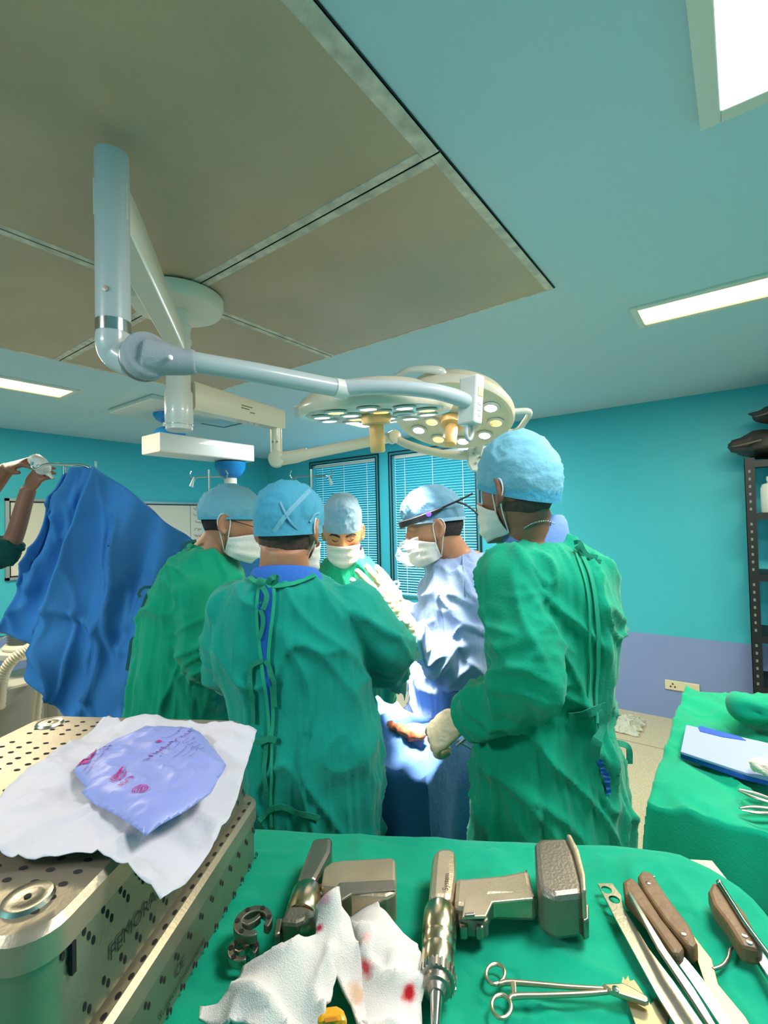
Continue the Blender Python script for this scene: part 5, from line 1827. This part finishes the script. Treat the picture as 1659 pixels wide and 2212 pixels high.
def pouch_h(x, y):
    P_ = np.array(pp)
    c = P_.mean(0)
    p = np.column_stack([x, y, np.zeros_like(x)])
    dmin = np.full(len(x), 9.0)
    for i in range(len(P_)):
        a, b = P_[i], P_[(i + 1) % len(P_)]
        t = np.clip(((x - a[0]) * (b - a)[0] + (y - a[1]) * (b - a)[1]) / max(1e-9, (b - a) @ (b - a)), 0, 1)
        dmin = np.minimum(dmin, np.hypot(x - a[0] - t * (b - a)[0], y - a[1] - t * (b - a)[1]))
    k = np.clip(dmin / .03, 0, 1)
    return pz + .012 * (k * (2 - k)) + .002 * pn(p * 30) + .0035 * ridge(p * np.array([18, 30, 1]) + 5, 6) * (.3 + k)


pp = pxuv(pouch_px, pz + .008)
pu = sheet('garment_pouch', pp, pouch_h, M_POUCH, step=.005, thick=.0008, extra=uv2w, label='clear plastic pouch with folded blue garment and magenta print on the white wrapper', cat='pouch')
M_MAG = mat('magenta print', (176, 24, 120), rough=.6)
M_PLUM = mat('plum print', (92, 40, 130), rough=.6)


def on_pouch(W):
    q = np.column_stack([W @ E1, W @ E2])
    return uv2w(np.column_stack([q, pouch_h(q[:, 0], q[:, 1]) + .0022]))


def ptext(body, size, a, b, m, up=1):
    o_, e_ = onz(*a, pz + .012), onz(*b, pz + .012)
    xd = nrm(e_ - o_)
    yd = np.cross(UP, xd)
    text_mesh(body, size, o_, xd, yd, m, 'print', pu, 0, surface=on_pouch)


ptext('SHi Mediwear (P) Ltd.', .0112, (317, 1648), (408, 1588), M_PLUM)
for k, (t_, a_, b_) in enumerate((('B-271, Road No. 16, Mundka Industrial Area,', (347, 1640), (421, 1591)), ('New Delhi - 110041', (396, 1614), (427, 1594)), ('Helpline: 9250057771, 9212292222', (376, 1640), (433, 1597)), ('Email : shimedi@gmail.com', (396, 1638), (441, 1601)), ('Website : www.shimedi.in', (411, 1639), (449, 1605)))):
    ln_ = np.linalg.norm(onz(*b_, pz + .012) - onz(*a_, pz + .012))
    ptext(t_, ln_ / len(t_) / .52, a_, b_, M_PLUM)
ptext('Manufactured & Marketed by', .0048, (353, 1602), (397, 1579), M_PLUM)
ptext('Manufacturers of Disposable', .0052, (184, 1656), (240, 1612), M_PLUM)
ptext('Surgical, Garments & Drapes', .0052, (190, 1662), (248, 1612), M_PLUM)
ptext('ISO', .0135, (266, 1702), (292, 1683), M_MAG)


def ring_mark(px, r0, r1):
    c = onz(*px, pz + .012)
    V, F = [], []
    for i in range(28):
        t = 2 * math.pi * i / 28
        for r in (r0, r1):
            V.append(c + E1 * r * math.cos(t) + E2 * r * math.sin(t))
    F = [(2 * i, 2 * i + 1, (2 * i + 3) % 56, (2 * i + 2) % 56) for i in range(28)]
    mesh_obj('print', on_pouch(np.array(V)), F, M_MAG, pu, False)


ring_mark((256, 1680), .0075, .0088)
ring_mark((256, 1680), .0052, .0060)
ring_mark((303, 1708), .0075, .0088)
ring_mark((303, 1708), .0052, .0060)


def stroke(pxs, w_):
    P_ = [onz(*q, pz + .012) for q in pxs]
    V, F = [], []
    for i, p_ in enumerate(P_):
        t = nrm(P_[min(i + 1, len(P_) - 1)] - P_[max(i - 1, 0)])
        s = np.cross(UP, t) * w_ / 2
        V += [p_ + s, p_ - s]
    F = [(2 * i, 2 * i + 1, 2 * i + 3, 2 * i + 2) for i in range(len(P_) - 1)]
    mesh_obj('print', on_pouch(np.array(V)), F, M_MAG, pu, False)


stroke([(247, 1678), (254, 1686), (260, 1672), (266, 1661)], .0028)
stroke([(298, 1712), (304, 1701)], .0016)
stroke([(305, 1714), (309, 1702)], .0016)
stroke([(168, 1642), (180, 1632), (193, 1637), (203, 1628)], .007)
stroke([(176, 1630), (182, 1643), (192, 1644)], .006)
stroke([(193, 1640), (200, 1634), (208, 1622)], .002)
stroke([(340, 1612), (348, 1606)], .005)

# ------------------------------------------------------------------ instruments on the cloth
M_DRILL = mat('warm cast alloy', (192, 175, 148), rough=.42, metal=.8, bump=.12, bscale=240, var=.08, vscale=20)
M_POL = mat('satin turned steel', (205, 190, 160), rough=.24, metal=1.0)
M_DRILLD = mat('dark cast alloy', (138, 130, 116), rough=.45, metal=.8, bump=.15, bscale=240)


def slab(px, z0, z1, name, m, parent, bevel=.004, zref=None):
    pts = [onz(x, y, (z0 + z1) / 2 if zref is None else zref) for x, y in px]
    pts = [np.array([p[0], p[1], z0]) for p in pts]
    a = sum(pts[i][0] * pts[(i + 1) % len(pts)][1] - pts[(i + 1) % len(pts)][0] * pts[i][1] for i in range(len(pts)))
    if a < 0:
        pts = pts[::-1]
    return MB().prism(pts, UP * (z1 - z0)).build(name, m, parent, smooth=False, bevel=bevel)


def cyl(_, z, prof, name, m, parent, n=28):
    """prof: (pixel x, pixel y, radius m) stations along an axis lying at height z"""
    P_ = [onz(x, y, z) for x, y, _ in prof]
    ax = nrm(P_[-1] - P_[0])
    pr = [(r, float((p - P_[0]) @ ax)) for p, (_, _, r) in zip(P_, prof)]
    return MB().lathe(pr, P_[0], ax, n).build(name, m, parent)


dr = empty('surgical_drill', onz(1050, 1960, TS), 'battery powered surgical drill with steel chuck lying on the green cloth', 'drill')
cb_ = TS + .024
slab([(936, 1868), (952, 1860), (984, 1860), (986, 1918), (978, 1978), (926, 1978), (932, 1900)], TS, TS + .046, 'motor_housing', M_DRILL, dr, .010)
cyl(None, cb_, [(951, 1970, .021), (951, 1975, .0225), (949, 2026, .0225), (948.5, 2030, .0205), (948.3, 2034, .0205), (948, 2036, .0222), (947.5, 2052, .0215), (947, 2056, .0195), (946.8, 2060, .0195), (946.6, 2062, .021), (945, 2102, .0205), (944.8, 2104, .0195)], 'nose_sleeve', M_POL, dr)
ck = cyl(None, cb_, [(944.8, 2104, .0195), (944.7, 2105, .0212), (944, 2124, .0212), (943.9, 2124.6, .0175), (943, 2138, .0160), (942.9, 2138.6, .012), (942.6, 2150, .0088)], 'chuck', M_STEELD, dr)
tp = onz(944.4, 2114, cb_)
axd = nrm(onz(940, 2150, cb_) - onz(948, 2034, cb_))
sd_ = nrm(np.cross(axd, UP))
th_ = MB()
for i in range(24):
    a = 2 * math.pi * i / 24
    dv = sd_ * math.cos(a) + UP * math.sin(a)
    th_.box(tp + dv * .0218, (.006, .0012, .0012), (axd, np.cross(dv, axd), dv))
th_.build('chuck_teeth', M_CHROME, ck, smooth=False)
cyl(None, cb_, [(942.6, 2148, .0075), (941, 2180, .0062), (940, 2215, .005), (939, 2250, .005)], 'drill_bit', M_CHROME, dr)
slab([(985, 1922), (1010, 1922), (1090, 1914), (1142, 1902), (1150, 1940), (1160, 1965), (1064, 1962), (1052, 1985), (1044, 1990), (980, 1984)], TS + .003, TS + .040, 'grip', M_DRILL, dr, .007)
slab([(998, 1984), (1004, 1945), (1012, 1937), (1148, 1926), (1152, 1944), (1064, 1952), (1050, 1982)], TS + .038, TS + .0425, 'grip_panel', M_DRILL, dr, .0015)
slab([(990, 1986), (1052, 1986), (1056, 2004), (1050, 2010), (990, 2006)], TS + .006, TS + .03, 'trigger_guard', M_DRILLD, dr, .004)
for x in (990, 1025):
    slab([(x, 2002), (x + 22, 2002), (x + 20, 2018), (x + 3, 2018)], TS + .008, TS + .026, 'trigger', M_STEELD, dr, .003)
slab([(1004, 1974), (1026, 1972), (1026, 1978), (1004, 1980)], TS + .042, TS + .0455, 'selector', M_STEELD, dr, .001)
slab([(1134, 1892), (1139, 1891), (1140, 1904), (1134, 1905)], TS + .012, TS + .03, 'hook_tab', M_STEEL, dr, .001)
slab([(1156, 1862), (1168, 1852), (1226, 1850), (1240, 1880), (1252, 1920), (1262, 1960), (1262, 1978), (1200, 1986), (1164, 1966), (1160, 1930)], TS, TS + .062, 'battery', M_DRILLD, dr, .008)
slab([(1224, 1846), (1234, 1846), (1252, 1882), (1266, 1940), (1268, 1976), (1258, 1976), (1254, 1940), (1240, 1884)], TS + .002, TS + .068, 'battery_end_plate', M_DRILL, dr, .003)
slab([(1246, 1972), (1272, 1972), (1272, 2006), (1262, 2012), (1250, 1990)], TS + .002, TS + .03, 'battery_latch', M_STEELD, dr, .003)
text_mesh('System', .012, onz(968, 1925, TS + .047), onz(972, 1870, TS + .047) - onz(968, 1925, TS + .047), np.cross(UP, onz(972, 1870, TS + .047) - onz(968, 1925, TS + .047)), M_PRINT, 'engraving', dr, .0006)

sw = empty('surgical_saw', onz(720, 1920, TS), 'battery powered surgical saw half hidden under the bloodied towel', 'saw')
slab([(676, 1838), (718, 1834), (716, 1868), (698, 1905), (682, 1935), (640, 1935), (660, 1880)], TS, TS + .044, 'motor_housing', M_STEELD, sw, .007)
cyl(None, TS + .024, [(666, 1928, .021), (664, 1935, .0235), (652, 1978, .0235), (651, 1984, .021)], 'nose_sleeve', M_POL, sw)
slab([(622, 1986), (652, 1984), (676, 1992), (676, 2012), (640, 2026), (606, 2022)], TS + .004, TS + .042, 'angle_head', M_DRILLD, sw, .005)
cyl(None, TS + .026, [(664, 1992, .012), (668, 1996, .017), (672, 2010, .017), (674, 2014, .012)], 'angle_drum', M_STEEL, sw)
slab([(596, 1998), (612, 1994), (606, 2030), (592, 2036)], TS + .012, TS + .03, 'collet', M_STEELD, sw, .003)
slab([(700, 1905), (716, 1892), (740, 1888), (846, 1882), (856, 1888), (856, 1962), (835, 1972), (760, 1968), (735, 1950), (694, 1946)], TS, TS + .045, 'grip', M_DRILL, sw, .009)
slab([(722, 1922), (734, 1908), (852, 1902), (854, 1925), (760, 1932), (738, 1946)], TS + .044, TS + .047, 'grip_panel', M_STEELD, sw, .001)
slab([(676, 1926), (702, 1924), (702, 1944), (686, 1952)], TS + .01, TS + .035, 'trigger', M_STEELD, sw, .003)

# toothed metal jig discs
def jig(cx_, cy_, r, z, name, label, m):
    c = onz(cx_, cy_, z)
    pts = []
    for t in np.linspace(-.35, 2 * math.pi - 1.0, 40):
        pts.append(c + r * (E1 * math.cos(t) + E2 * math.sin(t)))
    inner = []
    for t in np.linspace(2 * math.pi - 1.0, -.35, 40):
        inner.append(c + r * .62 * (E1 * math.cos(t) + E2 * math.sin(t)) + E1 * r * .05)
    root = empty(name, (c[0], c[1], z), label, 'instrument')
    MB().prism(pts + inner, UP * .012).build('ring_plate', m, root, smooth=False, bevel=.0015)
    MB().prism([c + r * (E1 * a + E2 * b) for a, b in ((-.65, -.12), (-.2, -.25), (.1, .0), (.3, .35), (.1, .62), (-.05, .3), (-.3, .1), (-.62, .15))], UP * .010).build('web', m, root, smooth=False, bevel=.0015)
    for a in (0.3, 1.3, 2.3, 3.3, 4.3):
        q = c + r * .82 * (E1 * math.cos(a) + E2 * math.sin(a)) + UP * .0122
        MB().lathe([(.0035, 0), (.0035, .0006)], q, UP, 10).build('hole', M_HOLE, root)


jig(547, 2006, .026, TS + .016, 'saw_guide_disc', 'round slotted grey metal guide disc lying left of the saw', M_STEELD)
jig(526, 2066, .02, TS, 'saw_guide_disc', 'smaller metal guide disc half under the towel', M_STEEL)

# towels with blood spots


def towel_mat(name, spots):
    """terry cloth with soaked-in stains: spots are (object-space centre, radius, colour)"""
    m = mat(name, (232, 224, 214), rough=.95, bump=.35, bscale=700, sheen=.3, spec=.1)
    nt = m.node_tree
    b = nt.nodes['Principled BSDF']
    tc = nt.nodes.new('ShaderNodeTexCoord')
    nz = nt.nodes.new('ShaderNodeTexNoise')
    nz.inputs['Scale'].default_value = 90
    nt.links.new(tc.outputs['Object'], nz.inputs['Vector'])
    prev = None
    for c, r, col in spots:
        dd_ = nt.nodes.new('ShaderNodeVectorMath')
        dd_.operation = 'DISTANCE'
        dd_.inputs[1].default_value = tuple(c)
        nt.links.new(tc.outputs['Object'], dd_.inputs[0])
        ad = nt.nodes.new('ShaderNodeMath')
        ad.operation = 'MULTIPLY_ADD'
        ad.inputs[1].default_value = r * 1.4
        nt.links.new(nz.outputs['Fac'], ad.inputs[0])
        nt.links.new(dd_.outputs['Value'], ad.inputs[2])
        mr = nt.nodes.new('ShaderNodeMapRange')
        mr.inputs['From Min'].default_value, mr.inputs['From Max'].default_value = r * 1.1, r * 1.9
        mr.inputs['To Min'].default_value, mr.inputs['To Max'].default_value = 1, 0
        nt.links.new(ad.outputs[0], mr.inputs['Value'])
        mx = nt.nodes.new('ShaderNodeMix')
        mx.data_type = 'RGBA'
        mx.inputs['A'].default_value = (*lin((232, 224, 214)), 1)
        mx.inputs['B'].default_value = (*lin(col), 1)
        if prev:
            nt.links.new(prev, mx.inputs['A'])
        nt.links.new(mr.outputs['Result'], mx.inputs['Factor'])
        prev = mx.outputs['Result']
    nt.links.new(prev, b.inputs['Base Color'])
    return m



def towel(name, px, zf, label, seed):
    def h(x, y):
        p = np.column_stack([x, y, np.zeros_like(x)]) + seed
        return TS + zf(x, y) + .016 * ridge(p * np.array([9, 13, 1]), 4) + .010 * ridge(p @ np.array([[12, 5, 0], [-6, 14, 0], [0, 0, 1]]) + 4, 5) + .007 * pn(p * 14) + .0010 * pn(p * 90)
    pu_ = []
    for x, y, z in px:
        q = touv(onz(x, y, z))
        for _ in range(6):
            z = .5 * z + .5 * (float(h(np.array([q[0]]), np.array([q[1]]))[0]) + .004)
            q = touv(onz(x, y, z))
        pu_.append(q)
    return sheet(name, pu_, h, M_WRAP, step=.0055, thick=.004, extra=uv2w, label=label, cat='towel'), h


def gauss(cx_, cy_, z_, r1, amp, ang=0, r2=None):
    c = touv(onz(cx_, cy_, z_))
    r2 = r2 or r1

    def g(x, y):
        dx, dy = x - c[0], y - c[1]
        a, b = dx * math.cos(ang) + dy * math.sin(ang), -dx * math.sin(ang) + dy * math.cos(ang)
        return amp * np.exp(-(a / r1) ** 2 - (b / r2) ** 2)
    return g


g1, g2_, g3 = gauss(660, 2040, TS + .05, .07, .045, .6, .04), gauss(560, 2120, TS + .03, .06, .02), gauss(720, 1950, TS + .06, .03, .05)
ZT = TS + .045
tow1, th1 = towel('towel', [(432, 2168, TS), (470, 2160, TS), (500, 2120, TS + .02), (540, 2072, TS + .03), (590, 2040, ZT), (640, 2020, ZT), (682, 2010, ZT), (680, 1960, ZT), (694, 1938, ZT), (712, 1932, ZT), (738, 1946, ZT), (756, 1976, ZT), (775, 2030, ZT), (784, 2092, ZT), (800, 2120, ZT - .02), (830, 2170, TS), (860, 2260, TS), (800, 2260, TS), (758, 2160, TS + .01), (728, 2098, TS + .03), (712, 2150, TS + .02), (692, 2230, TS), (560, 2230, TS), (524, 2198, TS), (490, 2200, TS), (455, 2206, TS), (430, 2190, TS)],
                 lambda x, y: g1(x, y) + g2_(x, y) + g3(x, y), 'white terry towel with a pink stain draped over the saw, nearer of two', 3)
g4, g5 = gauss(820, 1990, TS + .03, .045, .035), gauss(860, 2090, TS + .02, .05, .02)
tow2, th2 = towel('towel', [(745, 1966, ZT), (768, 1932, ZT), (780, 1914, ZT), (800, 1926, ZT), (820, 1952, ZT - .01), (852, 1986, TS + .02), (900, 2030, TS + .01), (918, 2080, TS), (918, 2120, TS), (910, 2160, TS), (914, 2250, TS), (820, 2260, TS), (770, 2190, TS), (745, 2110, TS + .02), (740, 2020, ZT)],
                 lambda x, y: g4(x, y) + g5(x, y), 'white terry towel with a red blood spot lying against the drill, farther of two', 8)


def spots_of(ow, hf, lst):
    out = []
    for px, z, r, col in lst:
        c = touv(onz(*px, z))
        zz = float(hf(np.array([c[0]]), np.array([c[1]]))[0])
        out.append((uv(c[0], c[1], zz) - np.array(ow.location), r, col))
    return out


for ow, hf, nm, lst in ((tow1, th1, 'terry towel with pink stain', (((690, 1986), ZT + .02, .0055, (200, 30, 60)), ((698, 1960), ZT + .02, .011, (226, 176, 186)), ((770, 2080), ZT, .012, (224, 186, 150)))),
                        (tow2, th2, 'terry towel with blood spot', (((884, 2149), TS + .02, .011, (232, 150, 140)), ((884, 2149), TS + .02, .0075, (190, 20, 34)), ((790, 2052), TS + .045, .010, (214, 70, 76)), ((786, 2020), TS + .045, .009, (236, 190, 180))))):
    ow.data.materials[0] = towel_mat(nm, spots_of(ow, hf, lst))
yb = empty('yellow_cap', onz(716, 2208, TS), 'amber yellow plastic piece at the bottom edge before the towel', 'plastic piece')
slab([(684, 2205), (698, 2192), (728, 2188), (746, 2198), (752, 2225), (684, 2230)], TS, TS + .022, 'cap_body', mat('amber plastic', (226, 160, 20), rough=.3), yb, .006)
slab([(700, 2200), (726, 2196), (732, 2206), (702, 2210)], TS + .022, TS + .0235, 'top_ridge', mat('dark amber plastic', (180, 116, 14), rough=.4), yb, .001)

# needle holder
nh = empty('needle_holder', onz(1230, 2130, TS), 'long steel needle holder with ring handles on the green cloth', 'forceps')
M_NH = mat('satin steel', (190, 178, 150), rough=.3, metal=.9)
zn = TS + .004


def px_tube(px, r, name, m, parent, z=None, n=10, flat=None, k=5):
    return MB().tube(catmull([onz(x, y, zn if z is None else z) for x, y in px], k), r, n, flat=flat).build(name, m, parent)


def px_ring(cx_, cy_, rx, ry, rot, name):
    pts = []
    for t in np.linspace(0, 2 * math.pi, 29):
        x, y = rx * math.cos(t), ry * math.sin(t)
        pts.append(onz(cx_ + x * math.cos(rot) - y * math.sin(rot), cy_ + x * math.sin(rot) + y * math.cos(rot), zn))
    MB().tube(pts, .0022, 8, cap=False).build(name, M_NH, nh)


px_ring(1070, 2104, 20, 22, .3, 'finger_ring')
px_ring(1083, 2174, 21, 25, -.2, 'finger_ring')
px_tube([(1078, 2126), (1100, 2122), (1160, 2126), (1230, 2132), (1306, 2136)], [.003, .0035, .003, .0028, .0025], 'shank', M_NH, nh)
px_tube([(1100, 2160), (1112, 2152), (1180, 2150), (1260, 2147), (1320, 2142)], [.003, .0035, .003, .003, .0025], 'shank', M_NH, nh)
slab([(1102, 2120), (1114, 2120), (1116, 2154), (1106, 2154)], zn, zn + .003, 'ratchet', M_NH, nh, .001)
slab([(1300, 2130), (1346, 2128), (1366, 2138), (1400, 2158), (1402, 2168), (1394, 2170), (1350, 2156), (1320, 2146)], zn - .001, zn + .006, 'jaw', M_NH, nh, .002)
MB().lathe([(.004, 0), (.004, .0015), (.002, .002)], onz(1330, 2138, zn + .006), UP, 14).build('rivet', M_CHROME, nh)
# toothed saw blades
M_BLADE = mat('dull titanium blade', (166, 158, 124), rough=.38, metal=.85)
b1_ = empty('toothed_cutter', onz(1380, 2190, TS), 'flat toothed saw blade held in the jaws of the needle holder', 'saw blade')
slab([(1342, 2128), (1346, 2112), (1351, 2120), (1357, 2110), (1361, 2122), (1370, 2119), (1384, 2140), (1410, 2180), (1440, 2260), (1390, 2260), (1364, 2190)], TS - .004, TS - .001, 'blade', M_BLADE, b1_, .0)
b2_ = empty('toothed_cutter', onz(1420, 2170, TS), 'flat toothed saw blade lying free beside the retractors', 'saw blade')
slab([(1406, 2172), (1418, 2154), (1427, 2150), (1429, 2160), (1436, 2148), (1441, 2158), (1447, 2152), (1456, 2170), (1445, 2196), (1430, 2260), (1412, 2260)], TS - .007, TS - .005, 'blade', M_BLADE, b2_, .0)

# retractors with wood-brown handles
M_WOOD = mat('brown phenolic handle', (110, 84, 56), rough=.5, bump=.15, bscale=120, var=.15, vscale=30)
M_GOLD = mat('warm polished steel', (206, 168, 96), rough=.3, metal=1.0)


def handled(name, label, hp, z0, z1, riv, blade, bm, extra=None):
    root = empty(name, onz(*hp[0], z0), label, 'retractor')
    h_ = slab(hp, z0, z1, 'handle', M_WOOD, root, .005)
    for x, y in riv:
        MB().lathe([(.0035, 0), (.0032, .0012), (.001, .0014)], onz(x, y, z1), UP, 12).build('rivet', M_CHROME, h_)
    for px, a, b in blade:
        slab(px, a, b, 'blade', bm, root, .0008)
    return root


fl = empty('bone_lever', onz(1318, 1930, TS), 'flat polished steel bone lever with two round holes at its end', 'bone lever')
c_h = [onz(x, y, TS + .006) for x, y in ((1310, 1922), (1327, 1943))]
pts = [onz(x, y, TS + .006) for x, y in ((1291, 1908), (1322, 1908), (1342, 1935), (1345, 1960), (1372, 2000), (1402, 2050), (1455, 2120), (1530, 2230), (1470, 2230), (1420, 2150), (1360, 2040), (1330, 1985))]
outl = [touv(p) for p in pts]
bm = bmesh.new()
vs = [bm.verts.new((a, b, 0)) for a, b in outl]
ed = [bm.edges.new((vs[i], vs[(i + 1) % len(vs)])) for i in range(len(vs))]
for c in c_h:
    cu, cv = touv(c)
    hv = [bm.verts.new((cu + .0078 * math.cos(t), cv + .0078 * math.sin(t), 0)) for t in np.linspace(0, 2 * math.pi, 18, endpoint=False)]
    ed += [bm.edges.new((hv[i], hv[(i + 1) % 18])) for i in range(18)]
bmesh.ops.triangle_fill(bm, use_beauty=True, use_dissolve=False, edges=ed)
bm.verts.index_update()
V = [uv(v.co[0], v.co[1], TS + .003) for v in bm.verts]
F = [[v.index for v in f.verts] for f in bm.faces]
bm.free()
lo = mesh_obj('lever_plate', V, F, M_STEEL, fl, False)
q = lo.modifiers.new('t', 'SOLIDIFY')
q.thickness = .003
handled('retractor', 'brown handled retractor with long thin steel edge, left of the pair', [(1346, 1918), (1362, 1908), (1378, 1920), (1430, 2000), (1480, 2065), (1470, 2078), (1452, 2076), (1400, 2000), (1350, 1945)], TS + .002, TS + .024, [], [([(1356, 1930), (1362, 1928), (1440, 2056), (1500, 2140), (1560, 2240), (1545, 2240), (1480, 2140), (1420, 2050)], TS + .022, TS + .027), ([(1452, 2066), (1474, 2062), (1520, 2120), (1600, 2240), (1570, 2240), (1490, 2120)], TS + .010, TS + .014)], M_CHROME)
handled('retractor', 'brown handled retractor with gleaming golden blade, right of the pair', [(1378, 1908), (1386, 1896), (1408, 1900), (1440, 1950), (1492, 2020), (1508, 2056), (1500, 2066), (1484, 2060), (1440, 2010), (1392, 1940)], TS + .002, TS + .026, [(1400, 1908), (1476, 2018)], [([(1470, 1990), (1486, 2008), (1538, 2076), (1552, 2130), (1610, 2200), (1640, 2250), (1590, 2250), (1550, 2190), (1520, 2120), (1500, 2060)], TS + .001, TS + .005)], M_GOLD)
handled('retractor', 'short brown wooden handled rasp at the right edge of the cloth', [(1530, 1940), (1538, 1924), (1562, 1922), (1578, 1950), (1612, 1990), (1640, 2046), (1650, 2060), (1640, 2070), (1600, 2060), (1570, 2010), (1540, 1970)], TS + .002, TS + .026, [(1609, 2022), (1619, 2036)], [([(1618, 2050), (1640, 2050), (1700, 2140), (1680, 2150)], TS + .008, TS + .014)], M_CHROME)
rd = empty('steel_rod', onz(1600, 1980, TS), 'thin straight steel rod lying beside the rightmost brown handle', 'rod')
MB().tube([onz(1555, 1908, TS + .03), onz(1610, 1995, TS + .03), onz(1680, 2090, TS + .03)], .0032, 10).build('shaft', M_CHROME, rd)
MB().ball(onz(1554, 1907, TS + .03), (.0042,) * 3, None, 10, 8).build('tip', M_STEEL, rd)
hk = empty('wire_hook', onz(1570, 2080, TS), 'small dark bent wire hook on the cloth between the retractors', 'hook')
px_tube([(1540, 2094), (1560, 2086), (1572, 2070), (1576, 2054), (1580, 2046)], .0022, 'wire', M_STEELD, hk)
wc = empty('wire_clip', onz(1395, 1895, TS + .03), 'short bright wire piece behind the golden bladed retractor', 'wire')
px_tube([(1385, 1893), (1396, 1897), (1406, 1897), (1414, 1895)], .0016, 'wire', M_CHROME, wc, z=TS + .012)

# ------------------------------------------------------------------ second green table at right
RZ = .9
RX0, RX1, RY0, RY1 = -.215, .75, 1.36, 2.39
M_CLOTH2 = mat('bright green table drape', (0, 152, 114), rough=.85, bump=.15, bscale=200, wrk=.5, wscale=7, sheen=.15, spec=.15, var=.08, vscale=5)
rt = empty('side_table', ((RX0 + RX1) / 2, (RY0 + RY1) / 2, 0), 'steel side table under the rumpled green cloth at right', 'table')
MB().bounds((RX0 + .01, RY0 + .01, RZ - .04), (RX1, RY1 - .01, RZ - .015)).build('table_top', M_STEEL, rt, smooth=False)
for x in (RX0 + .05, RX1 - .05):
    for y in (RY0 + .05, RY1 - .05):
        MB().tube([(x, y, .02), (x, y, RZ - .04)], .014, 12).build('leg', M_STEEL, rt)
nx, ny = 130, 150
V = []
xs_ = np.concatenate([np.full(36, RX0), np.linspace(RX0, RX1, nx - 36)])
ys_ = np.concatenate([np.full(44, RY0), np.linspace(RY0, RY1, ny - 60), np.full(16, RY1)])
hx_ = np.concatenate([np.linspace(.7, 0.012, 36), np.zeros(nx - 36)])
hy_ = np.concatenate([np.linspace(.78, .012, 44), np.zeros(ny - 60), np.linspace(.012, .3, 16)])
for i in range(nx):
    for j in range(ny):
        hx1, hy1 = hx_[i], hy_[j]
        x = xs_[i] - (.014 * (1 - math.exp(-hx1 * 9)) + .014 * math.sin(ys_[j] * 21 + j * .2) * min(1, hx1 * 5)) * (hx1 > 0)
        fw_ = .028 * math.sin(xs_[i] * 19 + i * .16) * min(1, hy1 * 4)
        y = ys_[j] + (-1 if j < 70 else 1) * ((.02 * (1 - math.exp(-hy1 * 8))) + fw_ * .7) * (hy1 > 0)
        if hx1 > 0 and hy1 > 0:
            x -= .05 * min(hx1, hy1) * 2
            y -= .05 * min(hx1, hy1) * 2
        V.append((x, y, RZ - max(hx1, hy1)))
V = np.array(V)
tm = np.clip((V[:, 2] - (RZ - .1)) / .1, 0, 1)
V[:, 2] += tm * (.016 * pn(V * np.array([7, 5, 3])) + .024 * ridge(V @ np.array([[5, 2, 0], [3, 4, 0], [0, 0, 1]]) + 3, 3) + .010 * ridge(V * 9 + 8, 4))
flat_ = (V[:, 0] > -.2) & (V[:, 1] > 1.42) & (V[:, 1] < 2.38)
V[flat_, 2] = np.minimum(V[flat_, 2], RZ + .018 + .25 * np.maximum(0, V[flat_, 2] - RZ - .018) * (V[flat_, 0] < -.1))
F = [(i * ny + j, (i + 1) * ny + j, (i + 1) * ny + j + 1, i * ny + j + 1) for i in range(nx - 1) for j in range(ny - 1)]
o = mesh_obj('table_cloth', V, F, M_CLOTH2, None, label='rumpled bright green cloth draped over the side table at right', cat='cloth')
q = o.modifiers.new('t', 'SOLIDIFY')
q.thickness = .002
RS = RZ + .03
pk = empty('folded_drape_pack', onz(1560, 1620, RS), 'folded pale blue drape pack with dark blue edges on the right green table', 'drape pack')
slab([(1482, 1568), (1680, 1612), (1680, 1690), (1610, 1672), (1470, 1626)], RS + .004, RS + .012, 'upper_fold', mat('pale blue fold', (146, 160, 204), rough=.7), pk, .002)
slab([(1474, 1622), (1690, 1690), (1690, 1700), (1600, 1678), (1470, 1632)], RS - .01, RS + .004, 'lower_fold', mat('deep blue fold', (30, 80, 180), rough=.7), pk, .002)
slab([(1508, 1572), (1512, 1568), (1600, 1592), (1612, 1600), (1560, 1592), (1512, 1580)], RS + .012, RS + .0135, 'edge_fold', mat('deep blue fold', (30, 80, 180)), pk, .0)
gz = onz(1652, 1655, RS + .042)
m_ = MB().ball(gz, (.035, .03, .022), None, 30, 20)
V = np.array(m_.V)
V = V + vnormals(V, [f for f in m_.F if len(f) == 4]) * (pn(V * 40) * .009 + ridge(V * 45, 4) * .006)[:, None]
mesh_obj('gauze_ball', V, m_.F, mat('soft gauze', (232, 220, 204), rough=.95, bump=.5, bscale=200), None, label='crumpled white gauze ball on the blue drape pack', cat='gauze')
cr_ = onz(1660, 1530, RS + .06)
m_ = MB().ball(cr_, (.1, .09, .045), None, 40, 24)
V = np.array(m_.V)
V = V + vnormals(V, [f for f in m_.F if len(f) == 4]) * (pn(V * 12) * .03 + ridge(V * 14, 4) * .025)[:, None]
mesh_obj('crumpled_cloth', V, m_.F, M_CLOTH, None, label='crumpled dark green cloth bundle at the far end of the right table', cat='cloth')
for k, (a, b_, lab) in enumerate((((1596, 1706), (1690, 1738), 'pair of steel forceps tips farther back on the right green table'), ((1600, 1748), (1690, 1752), 'flat steel forceps nearest the front edge of the right green table'))):
    r_ = empty('forceps', onz(*a, RS), lab, 'forceps')
    p0, p1 = onz(*a, RS), onz(*b_, RS)
    sd_ = np.cross(nrm(p1 - p0), UP)
    for s in (-1, 1):
        MB().tube(catmull([p0 + sd_ * .004 * s, p0 + (p1 - p0) * .4 + sd_ * .012 * s, p1 + sd_ * .006 * s], 5), [.003, .006, .005], 10, flat=.6).build('blade', M_STEEL, r_)
